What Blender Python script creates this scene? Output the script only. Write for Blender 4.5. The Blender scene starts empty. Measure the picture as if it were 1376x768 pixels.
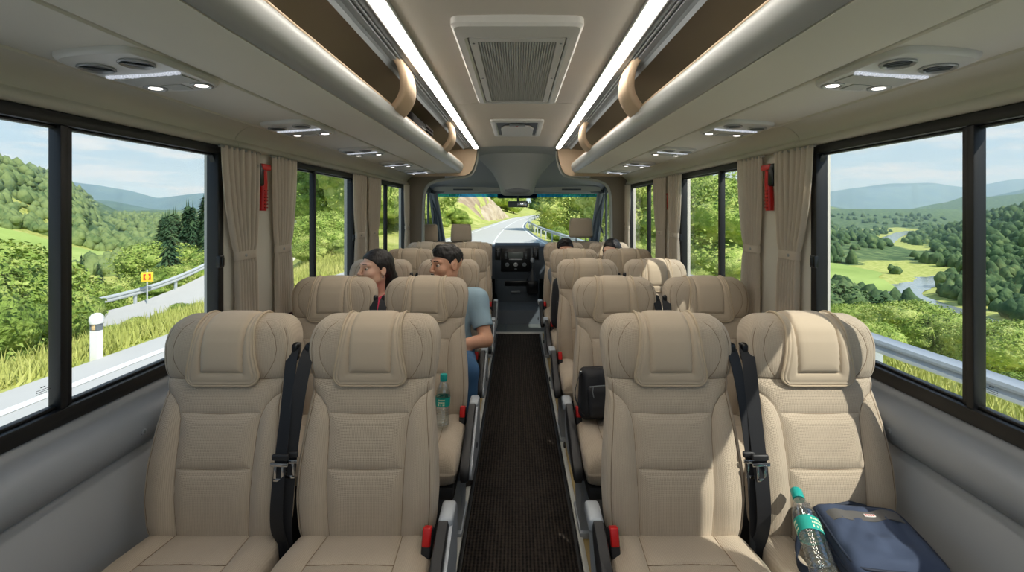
import bpy, bmesh, math, random
import numpy as np
from mathutils import Vector, Matrix, Euler

random.seed(7)
RNG = np.random.default_rng(11)
SC = bpy.context.scene
COL = SC.collection
PI = math.pi

# ------------------------------------------------------------------ materials
def lin(c):
    return tuple(((x / 255) / 12.92 if x / 255 <= 0.04045 else ((x / 255 + 0.055) / 1.055) ** 2.4) for x in c)

class NT:
    """small helper round a node tree"""
    def __init__(s, tree):
        s.t = tree; s.n = tree.nodes; s.l = tree.links
    def new(s, kind, **kw):
        nd = s.n.new(kind)
        for k, v in kw.items():
            if k in nd.inputs.keys() if isinstance(k, str) else False:
                nd.inputs[k].default_value = v
            else:
                setattr(nd, k, v)
        return nd
    def link(s, a, b):
        s.l.new(a, b)

def rgba(c):
    return (c[0], c[1], c[2], 1.0)

def mat(name, rgb, rough=0.6, metal=0.0, spec=0.5, noise=None, bump=None, sheen=0.0, coat=0.0):
    """rgb in 0-255 sRGB. noise=(scale, amount) varies the tone; bump=(scale, strength, dist)"""
    m = bpy.data.materials.new(name); m.use_nodes = True
    g = NT(m.node_tree); b = g.n['Principled BSDF']
    col = lin(rgb)
    b.inputs['Base Color'].default_value = rgba(col)
    b.inputs['Roughness'].default_value = rough
    b.inputs['Metallic'].default_value = metal
    b.inputs['Specular IOR Level'].default_value = spec
    if sheen: b.inputs['Sheen Weight'].default_value = sheen
    if coat: b.inputs['Coat Weight'].default_value = coat
    tc = g.new('ShaderNodeTexCoord')
    if noise:
        nz = g.new('ShaderNodeTexNoise'); nz.inputs['Scale'].default_value = noise[0]; nz.inputs['Detail'].default_value = 4
        g.link(tc.outputs['Object'], nz.inputs['Vector'])
        mx = g.new('ShaderNodeMix', data_type='RGBA')
        g.link(nz.outputs['Fac'], mx.inputs['Factor'])
        a = noise[1]
        mx.inputs[6].default_value = rgba([c * (1 - a) for c in col]); mx.inputs[7].default_value = rgba([min(1, c * (1 + a)) for c in col])
        g.link(mx.outputs[2], b.inputs['Base Color'])
    if bump:
        nz = g.new('ShaderNodeTexNoise'); nz.inputs['Scale'].default_value = bump[0]; nz.inputs['Detail'].default_value = 3
        g.link(tc.outputs['Object'], nz.inputs['Vector'])
        bp = g.new('ShaderNodeBump'); bp.inputs['Strength'].default_value = bump[1]; bp.inputs['Distance'].default_value = bump[2]
        g.link(nz.outputs['Fac'], bp.inputs['Height']); g.link(bp.outputs['Normal'], b.inputs['Normal'])
    return m

def emit_mat(name, rgb, strength):
    m = bpy.data.materials.new(name); m.use_nodes = True
    g = NT(m.node_tree); b = g.n['Principled BSDF']
    b.inputs['Base Color'].default_value = rgba((.8, .8, .8))
    b.inputs['Emission Color'].default_value = rgba(rgb); b.inputs['Emission Strength'].default_value = strength
    return m

def glass_mat(name, tint=(1, 1, 1), refl=0.05, edge=0.35):
    m = bpy.data.materials.new(name); m.use_nodes = True
    g = NT(m.node_tree)
    for nd in list(g.n):
        if nd.type == 'BSDF_PRINCIPLED': g.n.remove(nd)
    out = [x for x in g.n if x.type == 'OUTPUT_MATERIAL'][0]
    tr = g.new('ShaderNodeBsdfTransparent'); tr.inputs['Color'].default_value = rgba(tint)
    gl = g.new('ShaderNodeBsdfGlossy'); gl.inputs['Roughness'].default_value = 0.01
    lw = g.new('ShaderNodeLayerWeight'); lw.inputs['Blend'].default_value = 0.5
    pw = g.new('ShaderNodeMath', operation='POWER'); pw.inputs[1].default_value = 4.0
    g.link(lw.outputs['Facing'], pw.inputs[0])
    ma = g.new('ShaderNodeMath', operation='MULTIPLY_ADD'); ma.inputs[1].default_value = edge; ma.inputs[2].default_value = refl
    g.link(pw.outputs[0], ma.inputs[0])
    mx = g.new('ShaderNodeMixShader')
    g.link(ma.outputs[0], mx.inputs[0]); g.link(tr.outputs[0], mx.inputs[1]); g.link(gl.outputs[0], mx.inputs[2])
    g.link(mx.outputs[0], out.inputs['Surface'])
    return m

def fabric_mat(name, rgb, period=0.0062, strength=0.35, dist=0.0012, var=0.10, rough=0.9, weave=True):
    """upholstery: a small herringbone-like weave in object space plus soft tone drift"""
    m = bpy.data.materials.new(name); m.use_nodes = True
    g = NT(m.node_tree); b = g.n['Principled BSDF']
    col = lin(rgb)
    b.inputs['Roughness'].default_value = rough; b.inputs['Specular IOR Level'].default_value = 0.2
    b.inputs['Sheen Weight'].default_value = 0.15
    tc = g.new('ShaderNodeTexCoord')
    sep = g.new('ShaderNodeSeparateXYZ'); g.link(tc.outputs['Object'], sep.inputs[0])
    add = g.new('ShaderNodeMath', operation='SUBTRACT'); g.link(sep.outputs['Z'], add.inputs[0]); g.link(sep.outputs['Y'], add.inputs[1])
    k = 2 * PI / period
    def wave(src1, k1, src2, k2):
        a = g.new('ShaderNodeMath', operation='MULTIPLY'); a.inputs[1].default_value = k1; g.link(src1, a.inputs[0])
        c = g.new('ShaderNodeMath', operation='MULTIPLY_ADD'); c.inputs[1].default_value = k2; g.link(src2, c.inputs[0]); g.link(a.outputs[0], c.inputs[2])
        s = g.new('ShaderNodeMath', operation='SINE'); g.link(c.outputs[0], s.inputs[0])
        return s.outputs[0]
    w1 = wave(sep.outputs['X'], k * 0.6, add.outputs[0], k)
    w2 = wave(sep.outputs['X'], k * 0.6, add.outputs[0], -k)
    mul = g.new('ShaderNodeMath', operation='MULTIPLY'); g.link(w1, mul.inputs[0]); g.link(w2, mul.inputs[1])
    nz = g.new('ShaderNodeTexNoise'); nz.inputs['Scale'].default_value = 9; nz.inputs['Detail'].default_value = 5
    g.link(tc.outputs['Object'], nz.inputs['Vector'])
    fz = g.new('ShaderNodeTexNoise'); fz.inputs['Scale'].default_value = 420; fz.inputs['Detail'].default_value = 2
    g.link(tc.outputs['Object'], fz.inputs['Vector'])
    f1 = g.new('ShaderNodeMath', operation='MULTIPLY_ADD'); f1.inputs[1].default_value = 0.34 if weave else 0.02
    g.link(mul.outputs[0], f1.inputs[0]); g.link(nz.outputs['Fac'], f1.inputs[2])
    mx = g.new('ShaderNodeMix', data_type='RGBA'); g.link(f1.outputs[0], mx.inputs['Factor'])
    mx.inputs[6].default_value = rgba([c * (1 - var) for c in col]); mx.inputs[7].default_value = rgba([min(1, c * (1 + var)) for c in col])
    g.link(mx.outputs[2], b.inputs['Base Color'])
    h = g.new('ShaderNodeMath', operation='MULTIPLY_ADD'); h.inputs[1].default_value = 1.0 if weave else 0.1
    g.link(mul.outputs[0], h.inputs[0])
    fm = g.new('ShaderNodeMath', operation='MULTIPLY'); fm.inputs[1].default_value = 0.9; g.link(fz.outputs['Fac'], fm.inputs[0])
    g.link(fm.outputs[0], h.inputs[2])
    bp = g.new('ShaderNodeBump'); bp.inputs['Strength'].default_value = strength; bp.inputs['Distance'].default_value = dist
    g.link(h.outputs[0], bp.inputs['Height']); g.link(bp.outputs['Normal'], b.inputs['Normal'])
    return m

# ------------------------------------------------------------------ meshes
def link_mesh(name, V, F, m=None, parent=None, smooth=True, sharp=40, mats=None, midx=None):
    me = bpy.data.meshes.new(name)
    if isinstance(V, np.ndarray): V = V.tolist()
    if isinstance(F, np.ndarray): F = F.tolist()
    me.from_pydata(V, [], F)
    if mats:
        for q in mats: me.materials.append(q)
        if midx is not None: me.polygons.foreach_set('material_index', np.asarray(midx, dtype=np.int32))
    elif m: me.materials.append(m)
    if smooth:
        me.polygons.foreach_set('use_smooth', np.ones(len(F), dtype=bool))
        if sharp: me.set_sharp_from_angle(angle=math.radians(sharp))
    me.update()
    o = bpy.data.objects.new(name, me); COL.objects.link(o)
    if parent: o.parent = parent
    return o

class MB:
    def __init__(s): s.V = []; s.F = []
    def add(s, V, F):
        o = len(s.V); s.V.extend([tuple(v) for v in V]); s.F.extend([tuple(i + o for i in f) for f in F]); return s
    def rbox(s, c, size, r=0.0, seg=2, rot=None):
        bm = bmesh.new(); bmesh.ops.create_cube(bm, size=1.0)
        for v in bm.verts: v.co = Vector((v.co.x * size[0], v.co.y * size[1], v.co.z * size[2]))
        if r > 0:
            r = min(r, 0.49 * min(size))
            bmesh.ops.bevel(bm, geom=bm.edges[:] + bm.verts[:], offset=r, segments=seg, profile=0.5, affect='EDGES')
        M = Matrix.Translation(Vector(c)) @ (rot.to_matrix().to_4x4() if rot is not None else Matrix.Identity(4))
        bm.verts.index_update()
        V = [M @ v.co for v in bm.verts]; F = [[v.index for v in f.verts] for f in bm.faces]
        bm.free(); return s.add(V, F)
    def box(s, x0, x1, y0, y1, z0, z1, r=0.0, seg=2):
        return s.rbox(((x0 + x1) / 2, (y0 + y1) / 2, (z0 + z1) / 2), (abs(x1 - x0), abs(y1 - y0), abs(z1 - z0)), r, seg)
    def tube(s, path, r, n=10, closed=False, caps=True):
        P = [Vector(p) for p in path]; N = len(P)
        rr = r if hasattr(r, '__len__') else [r] * N
        up = None; rings = []
        for i in range(N):
            if closed: t = (P[(i + 1) % N] - P[i - 1])
            else: t = P[min(i + 1, N - 1)] - P[max(i - 1, 0)]
            if t.length < 1e-9: t = Vector((0, 0, 1))
            t.normalize()
            if up is None:
                up = t.orthogonal().normalized()
            else:
                up = up - t * up.dot(t)
                up = up.normalized() if up.length > 1e-6 else t.orthogonal().normalized()
            bi = t.cross(up)
            rings.append([P[i] + (up * math.cos(2 * PI * k / n) + bi * math.sin(2 * PI * k / n)) * rr[i] for k in range(n)])
        V = [v for ring in rings for v in ring]; F = []
        for i in range(N if closed else N - 1):
            j = (i + 1) % N
            for k in range(n):
                F.append((i * n + k, i * n + (k + 1) % n, j * n + (k + 1) % n, j * n + k))
        if caps and not closed:
            F.append(tuple(range(n))[::-1]); F.append(tuple((N - 1) * n + k for k in range(n)))
        return s.add(V, F)
    def lathe(s, prof, c=(0, 0, 0), n=24, M=None):
        """prof = [(r, z)...] about local z, moved by M or c"""
        V = []; F = []; m = len(prof)
        for (r, z) in prof:
            for k in range(n):
                a = 2 * PI * k / n; V.append(Vector((r * math.cos(a), r * math.sin(a), z)))
        for i in range(m - 1):
            for k in range(n):
                F.append((i * n + k, i * n + (k + 1) % n, (i + 1) * n + (k + 1) % n, (i + 1) * n + k))
        F.append(tuple(range(n))[::-1]); F.append(tuple((m - 1) * n + k for k in range(n)))
        T = M if M is not None else Matrix.Translation(Vector(c))
        return s.add([T @ v for v in V], F)
    def prism(s, prof, a0, a1, axis='y', closed=True):
        """profile of 2D points swept along an axis. axis y: prof=(x,z); axis x: prof=(y,z); axis z: prof=(x,y)"""
        def P(p, a):
            return {'y': (p[0], a, p[1]), 'x': (a, p[0], p[1]), 'z': (p[0], p[1], a)}[axis]
        n = len(prof); V = [P(p, a0) for p in prof] + [P(p, a1) for p in prof]; F = []
        for i in range(n if closed else n - 1):
            j = (i + 1) % n; F.append((i, j, n + j, n + i))
        if closed:
            F.append(tuple(range(n))[::-1]); F.append(tuple(range(n, 2 * n)))
        return s.add(V, F)
    def ribbon(s, path, wdir, width, thick):
        """flat strap along a path"""
        P = [Vector(p) for p in path]; N = len(P); V = []; F = []
        for i in range(N):
            t = (P[min(i + 1, N - 1)] - P[max(i - 1, 0)]).normalized()
            wd = Vector(wdir[i] if hasattr(wdir[0], '__len__') else wdir); wd = (wd - t * wd.dot(t)).normalized()
            nn = t.cross(wd)
            for a, b in ((-1, -1), (1, -1), (1, 1), (-1, 1)):
                V.append(P[i] + wd * (a * width / 2) + nn * (b * thick / 2))
        for i in range(N - 1):
            for k in range(4):
                F.append((i * 4 + k, i * 4 + (k + 1) % 4, (i + 1) * 4 + (k + 1) % 4, (i + 1) * 4 + k))
        F.append((3, 2, 1, 0)); F.append(tuple((N - 1) * 4 + k for k in range(4)))
        return s.add(V, F)
    def build(s, name, m, parent=None, smooth=True, sharp=35):
        o = link_mesh(name, s.V, s.F, None, parent, False)
        bm = bmesh.new(); bm.from_mesh(o.data); bmesh.ops.recalc_face_normals(bm, faces=bm.faces); bm.to_mesh(o.data); bm.free()
        if m: o.data.materials.append(m)
        if smooth:
            o.data.polygons.foreach_set('use_smooth', np.ones(len(o.data.polygons), dtype=bool))
            o.data.set_sharp_from_angle(angle=math.radians(sharp))
        return o

def thing(name, label, cat, loc=(0, 0, 0), rz=0.0, group=None):
    o = bpy.data.objects.new(name, None); COL.objects.link(o)
    o.empty_display_size = 0.1
    o.location = loc; o.rotation_euler = (0, 0, rz)
    o['label'] = label; o['category'] = cat
    if group: o['group'] = group
    return o

def tag(o, label, cat, group=None, kind=None):
    if label: o['label'] = label
    if cat: o['category'] = cat
    if group: o['group'] = group
    if kind: o['kind'] = kind
    return o

def struct(o, label=None, cat=None):
    o['kind'] = 'structure'
    if label: o['label'] = label
    if cat: o['category'] = cat
    return o

def dup(root, loc, rz=None, label=None, group=None):
    r = root.copy(); COL.objects.link(r); r.location = loc
    if rz is not None: r.rotation_euler = (0, 0, rz)
    if label: r['label'] = label
    if group: r['group'] = group
    for ch in list(root.children):
        c = ch.copy(); COL.objects.link(c); c.parent = r
        for gch in list(ch.children):
            d = gch.copy(); COL.objects.link(d); d.parent = c
    return r

def sinterp(xs, ys, x, w=0.02):
    """linear interpolation through points, softened by averaging over +-w"""
    x = np.asarray(x, float); acc = 0
    for o in np.linspace(-w, w, 7): acc = acc + np.interp(x + o, xs, ys)
    return acc / 7

def seg_dist(px, pz, poly):
    d = np.full(px.shape, 9.0)
    for (a, b) in zip(poly[:-1], poly[1:]):
        ax, az = a; bx, bz = b; dx, dz = bx - ax, bz - az; L = dx * dx + dz * dz + 1e-12
        t = np.clip(((px - ax) * dx + (pz - az) * dz) / L, 0, 1)
        d = np.minimum(d, np.hypot(px - ax - t * dx, pz - az - t * dz))
    return d

def resample(poly, n):
    P = np.array(poly, float); s = np.r_[0, np.cumsum(np.linalg.norm(np.diff(P, axis=0), axis=1))]
    t = np.linspace(0, s[-1], n)
    return np.stack([np.interp(t, s, P[:, k]) for k in range(P.shape[1])], 1)

def chaikin(P, n=2, closed=False):
    P = [Vector(p) for p in P]
    for _ in range(n):
        Q = []
        if not closed: Q.append(P[0])
        for i in range(len(P) if closed else len(P) - 1):
            a = P[i]; b = P[(i + 1) % len(P)]
            Q += [a * .75 + b * .25, a * .25 + b * .75]
        if not closed: Q.append(P[-1])
        P = Q
    return P

M = {}
M['seat'] = fabric_mat('seat_fabric', (187, 172, 152), period=.0060, strength=.42, dist=.0013, var=.13)
M['seat_plain'] = fabric_mat('pillow_suede', (189, 173, 151), period=0.004, strength=0.12, dist=0.0006, var=0.06, weave=False)
M['piping'] = mat('piping_cord', (190, 172, 146), 0.75)
M['thread'] = mat('seam_thread', (122, 100, 76), 0.9)
M['frame_grey'] = mat('painted_frame', (166, 172, 178), 0.38, 0.2)
M['dark_plastic'] = mat('dark_plastic', (34, 34, 36), 0.5, bump=(260, .12, .001))
M['black_gloss'] = mat('black_gloss', (14, 15, 17), 0.28)
M['black_rubber'] = mat('black_rubber', (12, 13, 15), 0.45)
M['belt'] = mat('belt_webbing', (26, 27, 31), 0.62, bump=(700, .25, .0008))
M['chrome'] = mat('chrome', (205, 208, 212), 0.16, 1.0)
M['red_plastic'] = mat('red_plastic', (196, 24, 22), 0.35)
M['wall_light'] = mat('side_panel', (160, 163, 166), 0.55, noise=(3, .03), bump=(500, .06, .0008))
M['wall_ledge'] = mat('sill_moulding', (138, 142, 147), 0.4, bump=(600, .05, .0008))
M['cove'] = mat('cove_moulding', (214, 210, 198), 0.6, bump=(420, .08, .0008))
M['pillar'] = mat('pillar_lining', (212, 208, 196), 0.65)
M['ceiling'] = mat('ceiling_lining', (216, 209, 198), 0.85, noise=(2.2, .04), bump=(300, .10, .001))
M['rack_under'] = mat('rack_underside', (224, 220, 208), 0.72, noise=(2.5, .04), bump=(300, .08, .001))
M['rack_nose'] = mat('rack_nose_trim', (160, 163, 162), 0.4)
M['rack_inside'] = mat('rack_carpet', (132, 120, 102), 0.95, bump=(350, .3, .002))
M['arch'] = mat('divider_vinyl', (200, 176, 148), 0.7, bump=(200, .05, .0008))
M['vent_body'] = mat('vent_housing', (216, 215, 210), 0.4)
M['silver'] = mat('silver_plastic', (176, 178, 178), 0.35, 0.35)
M['cabliner'] = mat('cab_lining', (176, 180, 180), 0.8, bump=(350, .06, .001))
M['cabdark'] = mat('cab_dash', (74, 82, 90), 0.55, bump=(400, .1, .0008))
M['cabmid'] = mat('cab_trim', (112, 118, 122), 0.5)
M['hoop'] = mat('hoop_trim', (178, 180, 174), 0.45)
M['curtain'] = fabric_mat('curtain_cloth', (226, 217, 204), period=0.003, strength=0.1, dist=0.0006, var=0.08)
M['led'] = emit_mat('led_diffuser', (1.0, 0.93, 0.83), 19.0)
M['lamp'] = emit_mat('lamp_lens', (1.0, 0.93, 0.85), 4.0)
M['crystal'] = emit_mat('crystal_bar', (0.80, 0.86, 1.0), 0.45)
M['glass'] = glass_mat('window_glass', (0.97, 0.985, 0.975), 0.025, 0.25)
M['windscreen'] = glass_mat('windscreen_glass', (0.95, 0.98, 0.96), 0.02, 0.2)
M['tint'] = glass_mat('windscreen_tint', (0.04, 0.30, 0.62), 0.03, 0.2)
def translucent(m, col, fac, mixin=True):
    g = NT(m.node_tree); out = [x for x in g.n if x.type == 'OUTPUT_MATERIAL'][0]; src = out.inputs['Surface'].links[0].from_socket
    tr = g.new('ShaderNodeBsdfTranslucent'); tr.inputs['Color'].default_value = rgba(lin(col)); mx = g.new('ShaderNodeMixShader'); mx.inputs[0].default_value = fac
    g.link(src, mx.inputs[1]); g.link(tr.outputs[0], mx.inputs[2]); g.link(mx.outputs[0], out.inputs['Surface'])
translucent(M['tint'], (30, 120, 170), .30)
translucent(M['curtain'], (232, 224, 210), .45)
M['alu'] = mat('aluminium_strip', (206, 205, 198), 0.4, 0.15)
M['tan'] = mat('tan_strip', (164, 142, 92), 0.6)
M['floor'] = mat('floor_vinyl', (58, 58, 58), 0.7, noise=(30, .12))
M['cabfloor'] = mat('cab_floor', (92, 98, 98), 0.6, noise=(12, .06))
# ------------------------------------------------------------------ the vehicle's shell
Y0, Y1 = -0.9, 5.02
WIN = [(-.70, .42, -.14), (.60, 1.88, 1.23), (2.34, 3.40, 2.75), (3.92, 4.97, 4.26)]
WZ0, WZ1 = .86, 1.712

# floor
struct(MB().box(-1.24, 1.24, Y0, 5.18, -.04, 0).build('floor', M['floor']))
struct(MB().box(-1.24, 1.24, 5.18, 7.1, -.06, -.004).build('floor_cab', M['cabfloor']))

def mat_material():
    m = bpy.data.materials.new('ribbed_mat'); m.use_nodes = True
    g = NT(m.node_tree); b = g.n['Principled BSDF']; b.inputs['Roughness'].default_value = 0.9; b.inputs['Specular IOR Level'].default_value = .25
    tc = g.new('ShaderNodeTexCoord'); sep = g.new('ShaderNodeSeparateXYZ'); g.link(tc.outputs['Object'], sep.inputs[0])
    def sine(src, per):
        a = g.new('ShaderNodeMath', operation='MULTIPLY'); a.inputs[1].default_value = 2 * PI / per; g.link(src, a.inputs[0])
        s = g.new('ShaderNodeMath', operation='SINE'); g.link(a.outputs[0], s.inputs[0]); return s.outputs[0]
    sx = sine(sep.outputs['X'], .0155); sy = sine(sep.outputs['Y'], .017)
    mx = g.new('ShaderNodeMath', operation='MULTIPLY_ADD'); mx.inputs[1].default_value = .18; g.link(sy, mx.inputs[0]); g.link(sx, mx.inputs[2])
    nz = g.new('ShaderNodeTexNoise'); nz.inputs['Scale'].default_value = 60; nz.inputs['Detail'].default_value = 6; g.link(tc.outputs['Object'], nz.inputs['Vector'])
    nn = g.new('ShaderNodeMath', operation='MULTIPLY_ADD'); nn.inputs[1].default_value = 3.2; g.link(nz.outputs['Fac'], nn.inputs[0]); g.link(mx.outputs[0], nn.inputs[2])
    mr = g.new('ShaderNodeMapRange'); mr.inputs['From Min'].default_value = .4; mr.inputs['From Max'].default_value = 3.0; g.link(nn.outputs[0], mr.inputs['Value'])
    cm = g.new('ShaderNodeMix', data_type='RGBA'); g.link(mr.outputs[0], cm.inputs['Factor'])
    cm.inputs[6].default_value = rgba(lin((20, 17, 16))); cm.inputs[7].default_value = rgba(lin((68, 60, 53)))
    g.link(cm.outputs[2], b.inputs['Base Color'])
    bp = g.new('ShaderNodeBump'); bp.inputs['Strength'].default_value = .9; bp.inputs['Distance'].default_value = .004
    g.link(nn.outputs[0], bp.inputs['Height']); g.link(bp.outputs['Normal'], b.inputs['Normal'])
    return m
AMAT = mat_material()
t = thing('aisle_mat', 'long dark brown ribbed floor mat running down the aisle', 'floor mat', (0.012, 0, 0.0))
MB().box(-.235, .235, -.8, 5.14, 0, .008).build('ribbed_pile', AMAT, t)
b = MB()
for s in (-1, 1): b.box(s * .235, s * .252, -.8, 5.14, 0, .011, .003)
b.build('edge_binding', M['black_rubber'], t)
n = 0
for s, nm in ((-1, 'left'), (1, 'right')):
    c = 0.012 + s * .264
    n += 1; struct(MB().box(c - .011, c + .011, -.85, 5.16, 0, .016, .003).build('trim_%d' % n, M['alu']))
    c2 = 0.012 + s * .292
    n += 1; struct(MB().box(c2 - .016, c2 + .016, -.85, 5.16, 0, .008, .002).build('trim_%d' % n, M['tan']))
n += 1; struct(MB().box(-.29, .31, 5.14, 5.2, -.004, .018, .004).build('trim_%d' % n, M['alu']))

# side walls
for s, nm in ((-1, 'left'), (1, 'right')):
    low = [(1.212, -.02), (1.214, .10), (1.208, .45), (1.205, .675), (1.211, .69), (1.32, .69), (1.32, -.02)]
    struct(MB().prism([(s * x, z) for x, z in low], Y0, Y1 + .1).build('wall_%s' % nm, M['wall_light'], sharp=25))
    led = [(1.211, .692), (1.203, .696), (1.188, .704), (1.174, .722), (1.167, .748), (1.166, .772), (1.171, .793), (1.183, .811), (1.202, .826), (1.22, .834), (1.234, .840), (1.245, .862), (1.32, .862), (1.32, .692)]
    n += 1; struct(MB().prism([(s * x, z) for x, z in led], Y0, Y1 + .1).build('trim_%d' % n, M['wall_ledge'], sharp=50))
    # pillars between the windows
    edges = [Y0] + [e for w in WIN for e in (w[0], w[1])] + [Y1 + .12]
    b = MB()
    for a, c in zip(edges[0::2], edges[1::2]):
        b.box(s * 1.236, s * 1.32, a, c, .84, 1.74, .004)
    n += 1; struct(b.build('trim_%d' % n, M['pillar']))
    # cove above the windows with the thin ledge over the frames
    cov = [(1.32, 1.712), (1.232, 1.712), (1.222, 1.716), (1.216, 1.724), (1.217, 1.735), (1.226, 1.742), (1.232, 1.748), (1.229, 1.762), (1.216, 1.779), (1.196, 1.795), (1.172, 1.806), (1.150, 1.811), (1.150, 1.86), (1.32, 1.86)]
    edge_y = [Y0, 1.95, 3.6, Y1 + .1]
    for k in range(3):
        n += 1; struct(MB().prism([(s * x, z) for x, z in cov], edge_y[k] + .0015, edge_y[k + 1] - .0015).build('trim_%d' % n, M['cove'], sharp=50))
    # service channel panel that carries the vents
    n += 1
    chn = [(1.147, 1.808), (1.145, 1.815), (.894, 1.832), (.890, 1.836), (.890, 1.86), (1.147, 1.86)]
    struct(MB().prism([(s * x, z) for x, z in chn], Y0, 4.86).build('trim_%d' % n, M['rack_under'], sharp=30))
    # hidden trim screw cap below the sill
    t = thing('screw_cap', 'small round grey screw cap on the %s wall below the window' % nm, 'screw cap', (s * 1.1675, 1.395 if s < 0 else 1.40, .753))
    Mx = Matrix.Rotation(-s * PI / 2, 4, 'Y')
    MB().lathe([(.0095, -.004), (.0095, .002), (.008, .0032), (.006, .0036)], n=20, M=Mx).build('cap_ring', M['wall_ledge'], t)
    MB().lathe([(.005, 0), (.005, .0042), (.003, .0046)], n=6, M=Mx).build('socket', M['cabmid'], t)

# windows
wn = 0
for s, nm in ((-1, 'left'), (1, 'right')):
    for wi, (a, c, mu) in enumerate(WIN):
        wn += 1
        r = bpy.data.objects.new('window_%d' % wn, None); COL.objects.link(r); r.location = (s * 1.25, (a + c) / 2, WZ0); struct(r)
        yo = (a + c) / 2
        f = MB(); d0, d1 = -.016, .035
        def bar(y0, y1, z0, z1, e0=d0, e1=d1, rr=.006):
            f.box(s * e0, s * e1, y0 - yo, y1 - yo, z0 - WZ0, z1 - WZ0, rr)
        bar(a, c, WZ0, WZ0 + .045); bar(a, c, WZ1 - .036, WZ1); bar(a, a + .036, WZ0 + .03, WZ1 - .02); bar(c - .036, c, WZ0 + .03, WZ1 - .02)
        # inner sliding rails
        bar(a + .02, c - .02, WZ0 + .045, WZ0 + .054, .002, .024, .003); bar(a + .02, c - .02, WZ1 - .044, WZ1 - .036, .002, .024, .003)
        f.build('window_frame', M['black_rubber'], r)
        # rounded glass corners
        f = MB()
        for yy, sy in ((a + .036, 1), (c - .036, -1)):
            for zz, sz in ((WZ0 + .045, 1), (WZ1 - .036, -1)):
                R = .035; pr = [(yy - yo, zz - WZ0)] + [(yy - yo + sy * R * (1 - math.cos(q)), zz - WZ0 + sz * R * (1 - math.sin(q))) for q in np.linspace(0, PI / 2, 7)]
                f.prism(pr, s * .0, s * .02, axis='x')
        f.build('corner_fillet', M['black_rubber'], r)
        f = MB(); f.box(s * -.012, s * .024, mu - .019 - yo, mu + .003 - yo, .04, WZ1 - WZ0 - .034, .004); f.box(s * -.004, s * .02, mu + .003 - yo, mu + .022 - yo, .04, WZ1 - WZ0 - .034, .004)
        f.build('mullion', M['black_rubber'], r)
        g1 = MB().box(s * .004, s * .008, a + .02 - yo, mu - yo, .035, WZ1 - WZ0 - .03).build('pane', M['glass'], r)
        g2 = MB().box(s * .016, s * .020, mu - yo, c - .02 - yo, .035, WZ1 - WZ0 - .03).build('pane', M['glass'], r)
        f = MB(); f.box(s * -.028, s * -.01, c - .044 - yo, c - .014 - yo, .345, .395, .004); f.box(s * -.034, s * -.026, c - .036 - yo, c - .022 - yo, .352, .388, .003)
        f.build('latch', M['black_gloss'], r)
        # faint etched glazing mark near the lower corner of the nearest sliding panes (unreadable short lines)
        if wi == 1:
            f = MB(); q0 = mu - .066 - yo; rr_ = random.Random(3)
            f.box(s * .0030, s * .0036, q0 + .010, q0 + .022, .118, .1200)
            for k, (zq, w_) in enumerate(((.112, .030), (.107, .036), (.102, .026))):
                y = q0
                while y < q0 + w_:
                    L = rr_.uniform(.001, .003); f.box(s * .0030, s * .0036, y, y + L, zq, zq + .0016); y += L + .0014
            f.build('etched_mark', M['dark_plastic'], r)

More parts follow.
